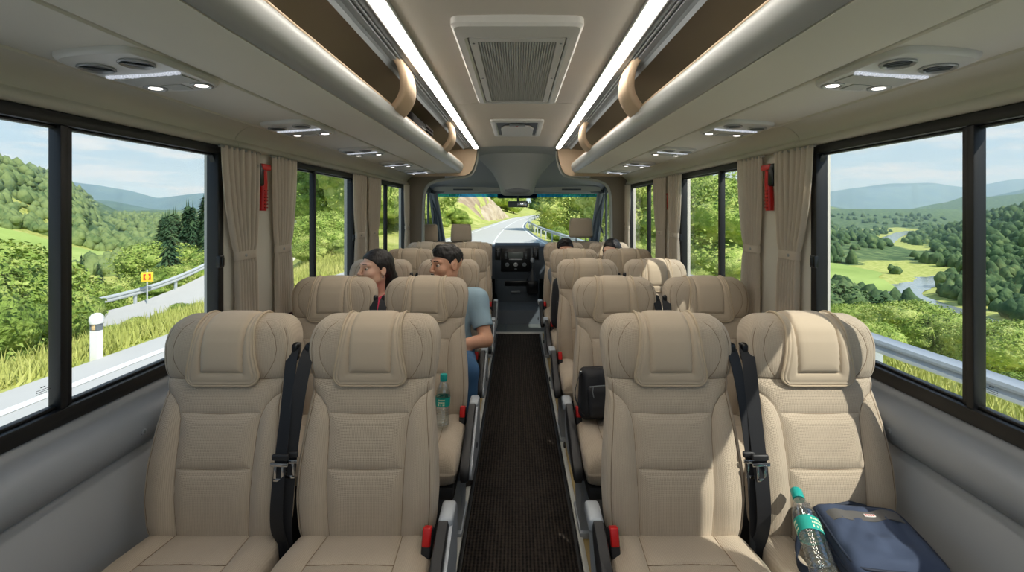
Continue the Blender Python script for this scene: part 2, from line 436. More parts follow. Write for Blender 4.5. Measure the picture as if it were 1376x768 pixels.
# ceiling
cz = lambda x: 2.112 - .012 * (x / .4) ** 2
prof = [(x, cz(x)) for x in np.linspace(-.40, .40, 21)]
for y0_, y1_ in ((Y0, 2.78), (2.786, 4.72)):
    o = MB().prism(prof + [(.40, 2.15), (-.40, 2.15)], y0_, y1_).build('ceiling' if y0_ < 0 else 'ceiling_front', M['ceiling'], sharp=30); struct(o)
struct(MB().box(-1.33, 1.33, Y0 - .05, 6.3, 2.155, 2.2).build('ceiling_roof_light_block', M['cabliner']))  # unseen outer roof slab, added to keep light from leaking in
for s, nm in ((-1, 'left'), (1, 'right')):
    # outer ceiling strip with its two dark tracks
    n += 1
    p = [(.470, 2.098), (.494, 2.096), (.496, 2.101), (.502, 2.101), (.504, 2.095), (.511, 2.095), (.513, 2.101), (.519, 2.101), (.521, 2.093), (.545, 2.090), (.556, 2.084), (.566, 2.070), (.566, 2.15), (.470, 2.15)]
    struct(MB().prism([(s * x, z) for x, z in p], Y0, 4.72).build('trim_%d' % n, M['cabmid'], sharp=20))
    # lining of the bay above the rack
    n += 1
    p = [(.566, 2.098), (.74, 2.085), (.92, 2.050), (1.06, 1.985), (1.12, 1.925), (1.14, 1.86), (1.17, 1.86), (1.17, 2.15), (.566, 2.15)]
    struct(MB().prism([(s * x, z) for x, z in p], Y0, 4.86).build('trim_%d' % n, M['rack_inside'], sharp=50))
    # LED strip
    t = thing('light_strip', 'long glowing warm LED strip along the %s side of the ceiling' % nm, 'ceiling light', (s * .435, 0, 2.10))
    MB().prism([(.0245 * math.cos(q), -.009 - .013 * math.sin(q)) for q in np.linspace(0, PI, 12)] + [(-.0245, 0), (.0245, 0)], -.8, 4.70).build('diffuser', M['led'], t)
    f = MB()
    for q in (-1, 1): f.box(q * .0255, q * .034, -.85, 4.71, -.010, .03, .002)
    f.box(-.03, .03, 4.70, 4.715, -.008, .03)
    f.build('channel', M['silver'], t)
    # luggage rack
    t = thing('luggage_rack', 'long beige overhead luggage rack with grey rounded nose on the %s' % nm, 'luggage rack', (0, 0, 1.82))
    zz = -1.82
    shelf = [(.884, 1.834), (.884, 1.845), (1.14, 1.845), (1.14, 1.868), (.64, 1.872), (.625, 1.880), (.625, 1.845)]
    MB().prism([(s * x, z + zz) for x, z in [(.628, 1.836), (.876, 1.834), (.880, 1.838), (.880, 1.846), (1.14, 1.846), (1.14, 1.868), (.64, 1.872), (.628, 1.872)]], Y0, 4.86).build('shelf', M['rack_under'], t, sharp=30)
    nose = [(.624, 1.838)] + [(.606, 1.843), (.590, 1.854), (.579, 1.870), (.573, 1.889), (.572, 1.908), (.576, 1.922), (.583, 1.929), (.592, 1.930), (.600, 1.926), (.606, 1.912), (.624, 1.885)]
    NP = chaikin([(s * x, 0, z + zz) for x, z in nose], 1)
    mb = MB(); ys = [Y0, 0, 1, 2, 3, 4, 4.72] + [4.72 + .14 * math.sin(q) for q in np.linspace(.2, PI / 2, 8)]
    V = []; F = []
    for y in ys:
        k = 0 if y <= 4.72 else 1 - math.sqrt(max(0, 1 - ((y - 4.72) / .14) ** 2))
        for p in NP: V.append((p.x + (s * .624 - p.x) * k, y, p.z + (1.845 + zz - p.z) * k * .25))
    m_ = len(NP)
    for i in range(len(ys) - 1):
        for j in range(m_ - 1): F.append((i * m_ + j, i * m_ + j + 1, (i + 1) * m_ + j + 1, (i + 1) * m_ + j))
    mb.add(V, F); mb.build('nose_trim', M['rack_nose'], t, sharp=70)
    mb = MB(); mb.tube([(s * .585, y, 1.932 + zz) for y in (Y0, 2, 4.72)] + [(s * .59, 4.79, 1.93 + zz), (s * .605, 4.83, 1.925 + zz)], .0045, 8); mb.build('lip_bead', M['arch'], t)
    # arched dividers
    for y in (.48, 2.01, 3.42):
        pts = [(.520, 2.098), (.508, 2.07), (.505, 2.02), (.518, 1.98), (.552, 1.942), (.592, 1.920)]
        C = chaikin([(s * x, 0, z + zz) for x, z in pts], 2)
        wd = np.linspace(.185, .195, len(C)); mb = MB(); V = []; F = []
        for i, p in enumerate(C):
            tt = (C[min(i + 1, len(C) - 1)] - C[max(i - 1, 0)]).normalized(); nn = Vector((-tt.z, 0, tt.x)) * -s
            yc = y + .20 * (i / (len(C) - 1)) ** 1.2
            ring = []
            for k in range(16):
                a = 2 * PI * k / 16; ca, sa = math.cos(a), math.sin(a)
                u = math.copysign(abs(ca) ** .3, ca) * wd[i] / 2; v = math.copysign(abs(sa) ** .3, sa) * .019
                ring.append((p.x + nn.x * v, yc + u, p.z + nn.z * v))
            V += ring
        for i in range(len(C) - 1):
            for k in range(16): F.append((i * 16 + k, i * 16 + (k + 1) % 16, (i + 1) * 16 + (k + 1) % 16, (i + 1) * 16 + k))
        F.append(tuple(range(16))); F.append(tuple((len(C) - 1) * 16 + k for k in range(16)))
        mb.add(V, F); dv = mb.build('divider', M['arch'], t, sharp=60)
    # end panel
    ep = [(.440, 2.10), (.445, 2.03), (.462, 1.95), (.49, 1.875), (.525, 1.828), (.575, 1.806), (1.15, 1.803), (1.15, 2.10)]
    MB().prism([(s * x, z + zz) for x, z in ep], 4.86, 4.90).build('end_panel', M['arch'], t, sharp=40)

# unseen rear wall behind the camera; its big window is added to let light in
b = MB(); b.box(-1.32, 1.32, Y0 - .06, Y0, -.04, .9); b.box(-1.32, 1.32, Y0 - .06, Y0, 1.72, 2.18); b.box(-1.32, -1.0, Y0 - .06, Y0, .9, 1.72); b.box(1.0, 1.32, Y0 - .06, Y0, .9, 1.72)
struct(b.build('wall_back', M['wall_light']))
wn += 1
r = bpy.data.objects.new('window_%d' % wn, None); COL.objects.link(r); r.location = (0, Y0 - .03, .9); struct(r)
b = MB(); b.box(-1.0, 1.0, -.02, .02, 0, .04, .005); b.box(-1.0, 1.0, -.02, .02, .78, .82, .005); b.box(-1.0, -.96, -.02, .02, 0, .82, .005); b.box(.96, 1.0, -.02, .02, 0, .82, .005); b.build('window_frame', M['black_rubber'], r)
MB().box(-.97, .97, -.003, .003, .02, .80).build('pane', M['glass'], r)
NTRIM = n; NWIN = wn
# ------------------------------------------------------------------ driver's cab
n = NTRIM; wn = NWIN
# headliner sweeping down to the windscreen
xs = np.linspace(-1.30, 1.30, 53); ys = np.linspace(4.72, 6.22, 31)
V = []; F = []
for y in ys:
    base = float(sinterp([4.7, 4.95, 5.3, 5.55, 5.75, 5.9, 6.0, 6.1, 6.25], [2.112, 2.10, 2.05, 1.98, 1.885, 1.80, 1.77, 1.755, 1.70], y, .06))
    for x in xs:
        e = max(0, abs(x) - .5); V.append((x, y, base - .06 * e * e - (.0 if y > 4.8 else 0)))
m_ = len(xs)
for i in range(len(ys) - 1):
    for j in range(m_ - 1): F.append((i * m_ + j, i * m_ + j + 1, (i + 1) * m_ + j + 1, (i + 1) * m_ + j))
struct(link_mesh('ceiling_cab', V, F, M['cabliner']))
# overhead console bulge in the middle
t = thing('overhead_console', 'rounded grey overhead console bulging down above the windscreen mirror', 'overhead console', (0, 5.55, 1.61))
rings = [(2.09, .52, .30, -.18), (1.99, .40, .27, -.10), (1.88, .30, .23, -.03), (1.78, .245, .20, .0), (1.70, .215, .175, .02), (1.65, .205, .155, .03), (1.625, .19, .135, .035), (1.612, .16, .105, .04)]
V = []; F = []; K = 40
for (z, hx, hy, yo) in rings:
    for k in range(K):
        a = 2 * PI * k / K; ca, sa = math.cos(a), math.sin(a)
        V.append((math.copysign(abs(ca) ** .75, ca) * hx, yo + math.copysign(abs(sa) ** .75, sa) * hy, z - 1.61))
for i in range(len(rings) - 1):
    for k in range(K): F.append((i * K + k, i * K + (k + 1) % K, (i + 1) * K + (k + 1) % K, (i + 1) * K + k))
F.append(tuple((len(rings) - 1) * K + k for k in range(K)))
MB().add(V, F).build('shell', M['cabliner'], t, sharp=60)
# oval dark lens on the rear lower face
V = []; F = []
for rr_ in (1.0, .75, .4):
    for k in range(28):
        a = 2 * PI * k / 28; x = .155 * rr_ * math.cos(a); z = .058 + .035 * rr_ * math.sin(a)
        V.append((x, -.150 + (x / .2) ** 2 * .062 - .012 * (1 - rr_), z))
for i in range(2):
    for k in range(28): F.append((i * 28 + k, i * 28 + (k + 1) % 28, (i + 1) * 28 + (k + 1) % 28, (i + 1) * 28 + k))
F.append(tuple(56 + k for k in range(28)))
link_mesh('lens', V, F, M['cabmid'], t)
# visors
for s, nm in ((-1, 'left'), (1, 'right')):
    t = thing('sun_visor', 'grey folded sun visor above the %s half of the windscreen' % nm, 'sun visor', (s * .67, 6.02, 1.70))
    pr = chaikin([(-.45, 0, -.028), (.40, 0, -.02), (.455, 0, .0), (.43, 0, .034), (-.40, 0, .048), (-.46, 0, .03)], 3, True)
    MB().prism([(s * -p.x if False else p.x * -s, p.z) for p in pr], -.02, .02).build('flap', M['hoop'], t, sharp=50)
    MB().tube([(-s * .40, .0, .02), (-s * .46, .01, .045), (-s * .46, .03, .07)], .008, 8).build('pivot_rod', M['cabmid'], t)
    MB().rbox((s * .06, -.022, .006), (.26, .004, .018), .002).build('mirror_cover', M['cabdark'], t)
# windscreen
wn += 1
r = bpy.data.objects.new('window_%d' % wn, None); COL.objects.link(r); r.location = (0, 6.2, 1.65); struct(r)
def wpt(x, f):   # f 0 top .. 1 bottom, gently bowed
    return (x, .80 * f + .10 * (1 - (x / 1.15) ** 2), -.80 * f + .02)
def sheet(f0, f1, x0, x1, off=0):
    V = []; F = []; nx = 24
    for f in (f0, f1):
        for i in range(nx + 1):
            p = wpt(x0 + (x1 - x0) * i / nx, f); V.append((p[0], p[1] + off, p[2] - off))
    for i in range(nx): F.append((i, i + 1, nx + 2 + i, nx + 1 + i))
    return V, F
V, F = sheet(.065, 1, -1.14, 1.14); link_mesh('pane', V, F, M['windscreen'], r)
V, F = sheet(0, .068, -1.14, 1.14, .003); link_mesh('tint_band', V, F, M['tint'], r)
# dark centre patch of the tint above the mirror
V, F = sheet(.01, .10, -.28, .28, -.006); link_mesh('mirror_patch', V, F, mat('ceramic_patch', (40, 58, 76), .4), r)
f = MB(); f.tube([tuple(np.array(wpt(x, -.02)) + (0, -.01, 0)) for x in np.linspace(-1.16, 1.16, 20)], .03, 8)
for q in (-1, 1):
    f.tube([tuple(np.array(wpt(q * 1.15, k)) + (0, -.02, 0)) for k in np.linspace(-.02, 1.02, 8)], .042, 10)
f.build('window_frame', M['cabmid'], r)
# rear-view mirror hanging from the patch
t = thing('rear_view_mirror', 'small rectangular rear view mirror hanging at the top of the windscreen', 'mirror', (.01, 6.06, 1.51))
MB().rbox((0, 0, 0), (.27, .035, .085), .016, 3).build('housing', M['cabmid'], t)
MB().rbox((.055, -.0185, 0), (.12, .004, .062), .0018).build('mirror_glass', mat('mirror_glass', (225, 228, 230), .03, 1.0), t)
MB().tube([(0, .01, .04), (0, .07, .08), (0, .16, .105)], .012, 8).build('stalk', M['cabdark'], t)

# header and bulkhead hoop
n += 1; struct(MB().box(-1.3, 1.3, 6.17, 6.32, 1.655, 1.80, .02).build('trim_%d' % n, M['cabliner']))
for s, nm in ((-1, 'left'), (1, 'right')):
    hp = [(1.055, .0), (1.055, .8), (1.052, 1.40), (1.045, 1.58), (1.02, 1.69), (.95, 1.745), (.82, 1.776), (.60, 1.796), (.52, 1.825), (.48, 1.885), (.455, 1.97), (.44, 2.09)]
    P = chaikin([(s * x, 5.0, z) for x, z in hp], 2)
    n += 1; struct(MB().tube(P, .017, 10).build('trim_%d' % n, M['hoop']))
    # bulkhead panel between hoop and wall
    pp = [(1.055, -.02), (1.055, .8), (1.052, 1.40), (1.045, 1.58), (1.02, 1.69), (.95, 1.745), (.82, 1.78), (.82, 1.83), (1.31, 1.83), (1.31, -.02)]
    n += 1; struct(MB().prism([(s * x, z) for x, z in pp], 5.0, 5.06).build('trim_%d' % n, mat('bulkhead_lining', (134, 124, 108), .8)))
    # cab wall and door
    r = bpy.data.objects.new('door_%d' % (1 if s < 0 else 2), None); COL.objects.link(r); r.location = (s * 1.19, 5.75, 0); struct(r)
    f = MB(); f.box(s * -.02, s * .10, -.70, 1.3, -.05, .93, .02); f.build('door_panel', M['cabdark'], r)
    MB().box(s * -.05, s * -.018, -.35, .35, .62, .70, .02).build('door_pull', M['cabmid'], r)
    f = MB(); q = M['cabdark']
    f.box(s * -.01, s * .06, -.70, -.40, .9, 1.84, .01); f.box(s * -.01, s * .06, -.42, .60, 1.66, 1.84, .01)
    f.tube([(s * .0, .44, 1.72), (s * .0, .62, 1.45), (s * .0, .98, .92)], .045, 8); f.tube([(s * .0, .22, .9), (s * .0, .22, 1.70)], .016, 8)
    f.build('door_frame', q, r)
    MB().box(s * .02, s * .026, -.42, 1.0, .9, 1.70).build('pane', M['glass'], r)
    MB().tube([(s * -.03, .30, 1.12), (s * -.05, .34, 1.2), (s * -.05, .40, 1.38), (s * -.03, .42, 1.46)], .012, 8).build('grab_handle', M['black_gloss'], r)

# dashboard
t = thing('dashboard', 'dark grey dashboard below the windscreen with centre stack and radio', 'dashboard', (0, 6.05, 0))
pr = [(.0, .50), (-.02, .72), (.0, .88), (.06, .935), (.25, .945), (.70, .90), (.95, .84), (.95, .45), (.3, .40)]
MB().prism(pr, -1.15, 1.15, axis='x').build('dash_top', M['cabdark'], t, sharp=35)
cs = [(-.06, .975), (.10, .99), (.25, .95), (.25, .30), (-.02, .30), (-.075, .48), (-.11, .60)]
f = MB(); pts = [(-.03, .30), (-.06, .52), (-.10, .62), (-.075, .90), (-.045, .955), (.02, .985), (.20, .96), (.25, .30)]
f.prism(pts, -.30, .30, axis='x'); f.build('centre_stack', mat('stack_plastic', (64, 72, 80), .5), t, sharp=30)
f = MB(); f.prism([(-.02, .05), (-.05, .32), (-.07, .50), (.2, .50), (.3, .05)], -.27, .29, axis='x'); f.build('lower_console', M['cabdark'], t, sharp=30)
MB().box(-.17, .13, -.078, -.02, .415, .485, .01).build('storage_slot', M['black_gloss'], t)
f = MB(); f.rbox((-.02, -.068, .335), (.12, .02, .022), .008); f.build('drawer_pull', M['cabmid'], t)
# radio fascia tilted like the stack: y=-.10@.62 .. -.075@.90
def fy(z): return float(np.interp(z, [.62, .90], [-.10, -.075]))
rx = -math.atan2(.025, .28)
def face(name, x, z, w, h, d, mm, rr_=.006, parent=t):
    return MB().rbox((x, fy(z) - d / 2 + .004, z), (w, d, h), rr_, 2, Euler((rx, 0, 0))).build(name, mm, parent)
fas = face('radio_fascia', -.02, .765, .40, .31, .014, M['black_gloss'], .012)
face('display', -.02, .83, .20, .085, .020, mat('radio_display', (104, 112, 108), .25), .004)
for k in range(4):
    for q in (-1, 1):
        face('button', -.02 + q * .135, .79 + k * .026, .03, .015, .021, M['cabmid'], .004)
face('button_row', -.02, .772, .18, .012, .020, M['silver'], .003)
for q in (-1, 0, 1):
    zz = .70; Mx = Matrix.Translation((-.02 + q * .115, fy(zz) - .006, zz)) @ Matrix.Rotation(PI / 2, 4, 'X')
    MB().lathe([(.030, 0), (.030, .004), (.024, .006), (.022, .022), (.012, .023), (.011, .017), (.002, .017)], n=24, M=Mx).build('knob', M['silver'] if q == 0 else M['cabmid'], t)
face('hazard_switch', -.02, .645, .035, .012, .02, M['cabmid'], .003)
for q in (-1, 1):
    v = face('air_vent', q * .255 - .005, .845, .075, .16, .02, M['black_gloss'], .01)
    f = MB()
    for k in range(5): f.rbox((q * .255 - .005, fy(.845) - .012, .79 + k * .028), (.06, .006, .004), .001)
    f.rbox((q * .255 - .005, fy(.845) - .016, .845), (.006, .006, .12), .001); f.build('slat', M['cabmid'], v)
# gear lever
t = thing('gear_lever', 'dark gear lever with silver knob on the right of the centre console', 'gear lever', (.20, 5.92, .50))
MB().lathe([(.075, .0), (.066, .03), (.045, .07), (.028, .12), (.018, .16)], n=20).build('boot', M['dark_plastic'], t)
MB().tube([(0, 0, .12), (0, -.01, .20), (0, -.015, .25)], .009, 8).build('shaft', M['chrome'], t)
MB().lathe([(.012, 0), (.024, .012), (.027, .035), (.022, .058), (.010, .066)], c=(0, -.015, .235), n=20).build('knob', M['silver'], t)
MB().box(-.075, .075, -.05, .16, -.18, .0, .03).build('pedestal', M['black_gloss'], t)
# engine tunnel step
n += 1; struct(MB().prism([(5.62, -.004), (5.66, .16), (5.72, .19), (6.1, .20), (6.1, -.004)], -.32, .36, axis='x').build('trim_%d' % n, M['cabdark']))
n += 1; struct(MB().box(-.15, -.13, 5.2, 5.62, -.004, .004).build('trim_%d' % n, M['cabdark']))
struct(MB().box(-1.3, 1.3, 6.75, 6.85, -.06, .9).build('wall_front', M['cabdark']))
NTRIM = n; NWIN = wn
# ------------------------------------------------------------------ seats
# seat-local frame: x across, -y forwards (towards the photographer), z up; y=0 is the foot of the backrest's face
BZ0, BZ1 = .415, 1.098
def back_w(z):   return sinterp([.40, .47, .56, .66, .75, .84, .885, .94, 1.0, 1.06, 1.115], [.200, .211, .217, .214, .205, .195, .195, .205, .2105, .209, .206], z, .014)
def back_yf(z):  return sinterp([.40, .46, .56, .66, .76, .86, .905, .95, 1.0, 1.06, 1.115], [.004, .0, -.004, .008, .030, .056, .066, .060, .062, .074, .090], z, .02)
def back_th(z):  return sinterp([.40, .55, .70, .85, .92, 1.0, 1.06, 1.115], [.115, .125, .110, .095, .100, .122, .122, .112], z, .02)
LT, LB, RC = .045, .035, .068
def back_caps(z):
    """rounding factors near top/bottom: (width inset, thickness factor)"""
    z = np.asarray(z, float)
    ct = np.sqrt(np.clip(1 - (np.clip((z - (BZ1 - LT)) / LT, 0, 1)) ** 2.0, 0, 1))
    cb = np.sqrt(np.clip(1 - (np.clip(((BZ0 + LB) - z) / LB, 0, 1)) ** 2.0, 0, 1))
    cw = np.sqrt(np.clip(1 - (np.clip((z - (BZ1 - .095)) / .095, 0, 1)) ** 2.2, 0, 1))
    return RC * (1 - cw) + .035 * (1 - cb), np.minimum(ct, cb)
SEAMS = {
    'head': [[(-.2, .905), (-.1, .903), (0, .902), (.1, .903), (.2, .905)]],
    'panel': [[(s * x, z) for x, z in [(.108, .42), (.114, .52), (.118, .62), (.121, .74), (.125, .79), (.137, .824), (.157, .848), (.185, .865), (.21, .872)]] for s in (-1, 1)],
    'cross': [[(-.124, .806), (0, .803), (.124, .806)], [(-.118, .650), (0, .647), (.118, .650)]],
    'gusset': [[(s * x, z) for x, z in [(.118, 1.082), (.140, 1.066), (.158, 1.035), (.166, 1.0), (.160, .965), (.142, .93), (.124, .907)]] for s in (-1, 1)],
}
EDGE_IN = .016
def edge_line(s):
    zs = np.linspace(BZ0 + .03, BZ1 - .035, 40)
    ins, _ = back_caps(zs)
    return [(s * (float(w) - EDGE_IN - float(i)), float(z)) for w, z, i in zip(back_w(zs), zs, ins)]
PUFF_Z = [(.42, .65), (.65, .805)]
def front_y(x, z, detail=True):
    x = np.asarray(x, float); z = np.asarray(z, float)
    ins, tf = back_caps(z); w = np.maximum(back_w(z) - ins, .01); th = back_th(z); yf = back_yf(z)
    u = np.clip(np.abs(x) / w, 0, 1); g = (1 - u ** 5.0) ** (1 / 5.0)
    mid = yf + th / 2
    y = mid - th / 2 * g * tf
    if detail:
        allp = SEAMS['head'] + SEAMS['panel'] + SEAMS['cross'] + SEAMS['gusset']
        gr = np.zeros_like(y)
        for k, plist in SEAMS.items():
            for p in plist:
                d = seg_dist(x, z, p)
                a, b = {'head': (.0045, .005), 'panel': (.0045, .006), 'cross': (.003, .0045), 'gusset': (.0012, .0012)}[k]
                gr = np.maximum(gr, a * np.exp(-(d / .0035) ** 2) + b * np.exp(-(d / .018) ** 2))
        for s in (-1, 1):
            d = seg_dist(x, z, edge_line(s)); gr = np.maximum(gr, .0025 * np.exp(-(d / .0032) ** 2))
        # bolsters stand a little prouder than the inner panel
        bx = np.clip((np.abs(x) - .112) / .05, 0, 1); zz = np.clip((.87 - z) / .1, 0, 1) * np.clip((z - .40) / .08, 0, 1)
        y = y - .012 * bx * bx * (3 - 2 * bx) * zz * g
        # cushioned panels
        pf = np.zeros_like(y)
        for z0, z1 in PUFF_Z:
            tz = np.clip((z - z0) / (z1 - z0), 0, 1); tx = np.clip(np.abs(x) / .118, 0, 1)
            pf = np.maximum(pf, (4 * tz * (1 - tz)) ** .5 * (1 - tx ** 4))
        tz = np.clip((z - .905) / .19, 0, 1); pf = np.maximum(pf, (4 * tz * (1 - tz)) ** .5 * .8 * (1 - np.clip(np.abs(x) / .2, 0, 1) ** 4))
        y = y - .004 * pf + gr * np.clip(tf * 1.2, 0, 1)
    return y

def make_back_mesh():
    th = np.linspace(0, PI / 2, 16)
    zt = BZ1 - LT + LT * np.sin(th[1:]); zb = (BZ0 + LB - LB * np.sin(th[1:]))[::-1]
    zs = np.r_[zb, np.linspace(BZ0 + LB, BZ1 - LT, 175), zt]
    nf, nb = 151, 41
    uf = np.sin(np.linspace(-1, 1, nf) * PI / 2 * .92) / math.sin(PI / 2 * .92)
    uf = .5 * uf + .5 * np.linspace(-1, 1, nf)
    ub = np.sin(np.linspace(1, -1, nb)[1:-1] * PI / 2 * .95) / math.sin(PI / 2 * .95)
    rows = []
    ins, tf = back_caps(zs); w = back_w(zs) - ins; thk = back_th(zs); yf = back_yf(zs); mid = yf + thk / 2
    X = w[:, None] * uf[None, :]; Z = np.repeat(zs[:, None], nf, 1)
    Y = front_y(X, Z)
    Xb = w[:, None] * ub[None, :]; Zb = np.repeat(zs[:, None], nb - 2, 1)
    gb = (1 - np.abs(ub) ** 4.5) ** (1 / 4.5)
    Yb = mid[:, None] + (thk / 2 * tf)[:, None] * gb[None, :]
    P = np.stack([np.c_[X, Xb], np.c_[Y, Yb], np.c_[Z, Zb]], -1)
    R, N = P.shape[:2]
    idx = np.arange(R * N).reshape(R, N); nx = np.roll(idx, -1, 1)
    F = np.stack([idx[:-1], nx[:-1], nx[1:], idx[1:]], -1).reshape(-1, 4).tolist()
    F.append(idx[0][::-1].tolist()); F.append(idx[-1].tolist())
    return P.reshape(-1, 3), F

def prof_path():
    """centre-line path up the face of the head, over the top and down behind"""
    zf = np.r_[np.linspace(.86, BZ1 - LT, 60), BZ1 - LT + LT * np.sin(np.linspace(0, PI / 2, 30)[1:])]
    _, tf = back_caps(zf); th = back_th(zf); mid = back_yf(zf) + th / 2
    f = np.stack([mid - th / 2 * tf - .0042, zf], 1); b = np.stack([mid + th / 2 * tf, zf], 1)[::-1]
    return np.r_[f, b[1:]]
PP = prof_path(); PS = np.r_[0, np.cumsum(np.linalg.norm(np.diff(PP, axis=0), axis=1))]
def on_head(s_, off):
    """point + outward normal at arc length"""
    y = np.interp(s_, PS, PP[:, 0]); z = np.interp(s_, PS, PP[:, 1]); e = .006
    ty = np.interp(s_ + e, PS, PP[:, 0]) - np.interp(s_ - e, PS, PP[:, 0]); tz = np.interp(s_ + e, PS, PP[:, 1]) - np.interp(s_ - e, PS, PP[:, 1])
    L = np.hypot(ty, tz) + 1e-9; ny, nz = -tz / L, ty / L
    return y + ny * off, z + nz * off
S_BOT = float(np.interp(.889, PP[:60, 1], PS[:60])); S_TOP = float(PS[89]) + .105
def pil_w(s_):
    h = np.clip((s_ - S_BOT) / (.19), 0, 1.6)
    w = np.interp(h, [0, .08, .2, .35, .55, .8, 1.0, 1.6], [.114, .116, .114, .108, .101, .095, .092, .090])
    # rounded lower corners
    t = np.clip((s_ - S_BOT) / .036, 0, 1)
    return w - .034 * (1 - np.sqrt(np.clip(1 - (1 - t) ** 2, 0, 1)))
def make_pillow():
    ns, nx = 110, 81
    th = np.linspace(0, PI / 2, 12)
    sv = np.r_[S_BOT + .036 * (1 - np.cos(th)), np.linspace(S_BOT + .036, S_TOP, ns)[1:]]
    u = np.linspace(-1, 1, nx); u = np.sign(u) * (1 - (1 - np.abs(u)) ** 1.25)
    S_ = np.repeat(sv[:, None], nx, 1); W = pil_w(sv)[:, None]; X = W * u[None, :]
    dside = W - np.abs(X); dbot = S_ - S_BOT; dtop = S_TOP - S_
    d = np.minimum(np.minimum(dside, dbot), dtop)
    t = np.clip(d / .014, 0, 1); h = (.013 - .0075 * np.clip((S_ - PS[60] + .03) / .06, 0, 1)) * np.sqrt(np.clip(1 - (1 - t) ** 2, 0, 1))
    # groove framing the raised middle
    iw, ib = .066, S_BOT + .043
    dd = np.where(S_ > ib, np.abs(np.abs(X) - iw), 9); dd2 = np.where(np.abs(X) < iw, np.abs(S_ - ib), np.hypot(np.abs(X) - iw, S_ - ib)); dg = np.minimum(dd, dd2)
    h = h - .004 * np.exp(-(dg / .003) ** 2) - .0035 * np.exp(-(dg / .009) ** 2)
    inside = (np.abs(X) < iw) & (S_ > ib)
    h = h + np.where(inside, .0035 * np.sqrt(np.clip(np.minimum((iw - np.abs(X)), S_ - ib) / .03, 0, 1)), 0)
    # groove just inside the border cord
    h = h - .003 * np.exp(-((d - .013) / .003) ** 2)
    Y, Z = on_head(S_, h - .001)
    P = np.stack([X, Y, Z], -1); R, N = P.shape[:2]; idx = np.arange(R * N).reshape(R, N)
    F = np.stack([idx[:-1, :-1], idx[:-1, 1:], idx[1:, 1:], idx[1:, :-1]], -1).reshape(-1, 4)
    # underside a little inside the head closes the pad
    Yb, Zb = on_head(S_, np.full_like(S_, -.004)); Pb = np.stack([X, Yb, Zb], -1)
    F2 = F[:, ::-1] + R * N
    loop = np.r_[idx[0, :], idx[1:, -1], idx[-1, -2::-1], idx[-2:0:-1, 0]]
    F3 = [[int(a), int(a + R * N), int(b + R * N), int(b)] for a, b in zip(loop, np.roll(loop, -1))]
    return np.r_[P.reshape(-1, 3), Pb.reshape(-1, 3)], F.tolist() + F2.tolist() + F3
def pillow_cord(off_in, r):
    sv = np.r_[np.linspace(S_TOP - .01, S_BOT + .036, 50), S_BOT + .036 * (1 - np.sin(np.linspace(0, PI / 2, 10)))[1:]]
    side = [(float(pil_w(s_)) - off_in, float(s_) + (off_in if s_ < S_BOT + .01 else 0)) for s_ in sv]
    path = []
    for x, s_ in side:
        y, z = on_head(s_, .0045); path.append((x, float(y), float(z)))
    xb = path[-1][0]
    for q in np.linspace(xb, -xb, 14)[1:-1]: path.append((float(q), path[-1][1], path[-1][2]))
    for x, s_ in side[::-1]:
        y, z = on_head(s_, .0045); path.append((-x, float(y), float(z)))
    return MB().tube(path, r, 8)

def make_cushion():
    # length l runs from the back (y=.04) to the front (y=-.44)
    L0, L1 = .05, -.390
    nl, nf, nb = 120, 111, 31
    th = np.linspace(0, PI / 2, 14)
    RF, RB = .060, .02
    ys = np.r_[L0 - RB + RB * np.sin(th[::-1]), np.linspace(L0 - RB, L1 + RF, nl)[1:-1], L1 + RF - RF * np.sin(th)]
    ct = np.r_[np.cos(th[::-1]), np.ones(nl - 2), np.cos(th)]
    W = np.interp(ys, [-.39, -.32, -.1, .0, .05], [.214, .222, .226, .214, .200])
    top = np.interp(ys, [-.39, -.27, -.10, .03], [.464, .471, .462, .452]); bot = np.interp(ys, [-.39, -.32, .05], [.325, .32, .34])
    u = np.linspace(-1, 1, nf); u = .5 * u + .5 * np.sin(u * PI / 2)
    ub = np.linspace(1, -1, nb)[1:-1]
    mid = (top + bot) / 2 - .0; h = (top - bot) / 2
    X = W[:, None] * u[None]; Yg = np.repeat(ys[:, None], nf, 1)
    g = (1 - np.abs(u) ** 4) ** .25
    Z = mid[:, None] + (h * np.maximum(ct, 0) ** 1)[:, None] * g[None]
    gr = np.zeros_like(Z)
    for p in CUSH_SEAMS:
        d = seg_dist(X, Yg, p); gr = np.maximum(gr, .004 * np.exp(-(d / .0035) ** 2) + .004 * np.exp(-(d / .016) ** 2))
    bx = np.clip((np.abs(X) - .115) / .05, 0, 1)
    Z = Z - gr * ct[:, None] + .010 * bx * bx * (3 - 2 * bx) * g[None] * ct[:, None]
    Xb = W[:, None] * ub[None]; gb = (1 - np.abs(ub) ** 6) ** (1 / 6.)
    Zb = mid[:, None] - (h * ct)[:, None] * gb[None]
    P = np.stack([np.c_[X, Xb], np.c_[Yg, np.repeat(ys[:, None], nb - 2, 1)], np.c_[Z, Zb]], -1)
    R, N = P.shape[:2]; idx = np.arange(R * N).reshape(R, N); nx = np.roll(idx, -1, 1)
    F = np.stack([idx[:-1], nx[:-1], nx[1:], idx[1:]], -1).reshape(-1, 4).tolist()
    F.append(idx[0][::-1].tolist()); F.append(idx[-1].tolist())
    return P.reshape(-1, 3), F
CUSH_SEAMS = [[(s * x, y) for x, y in [(.112, .05), (.122, -.1), (.128, -.25), (.13, -.39)]] for s in (-1, 1)] + [[(-.124, -.115), (0, -.112), (.124, -.115)]]

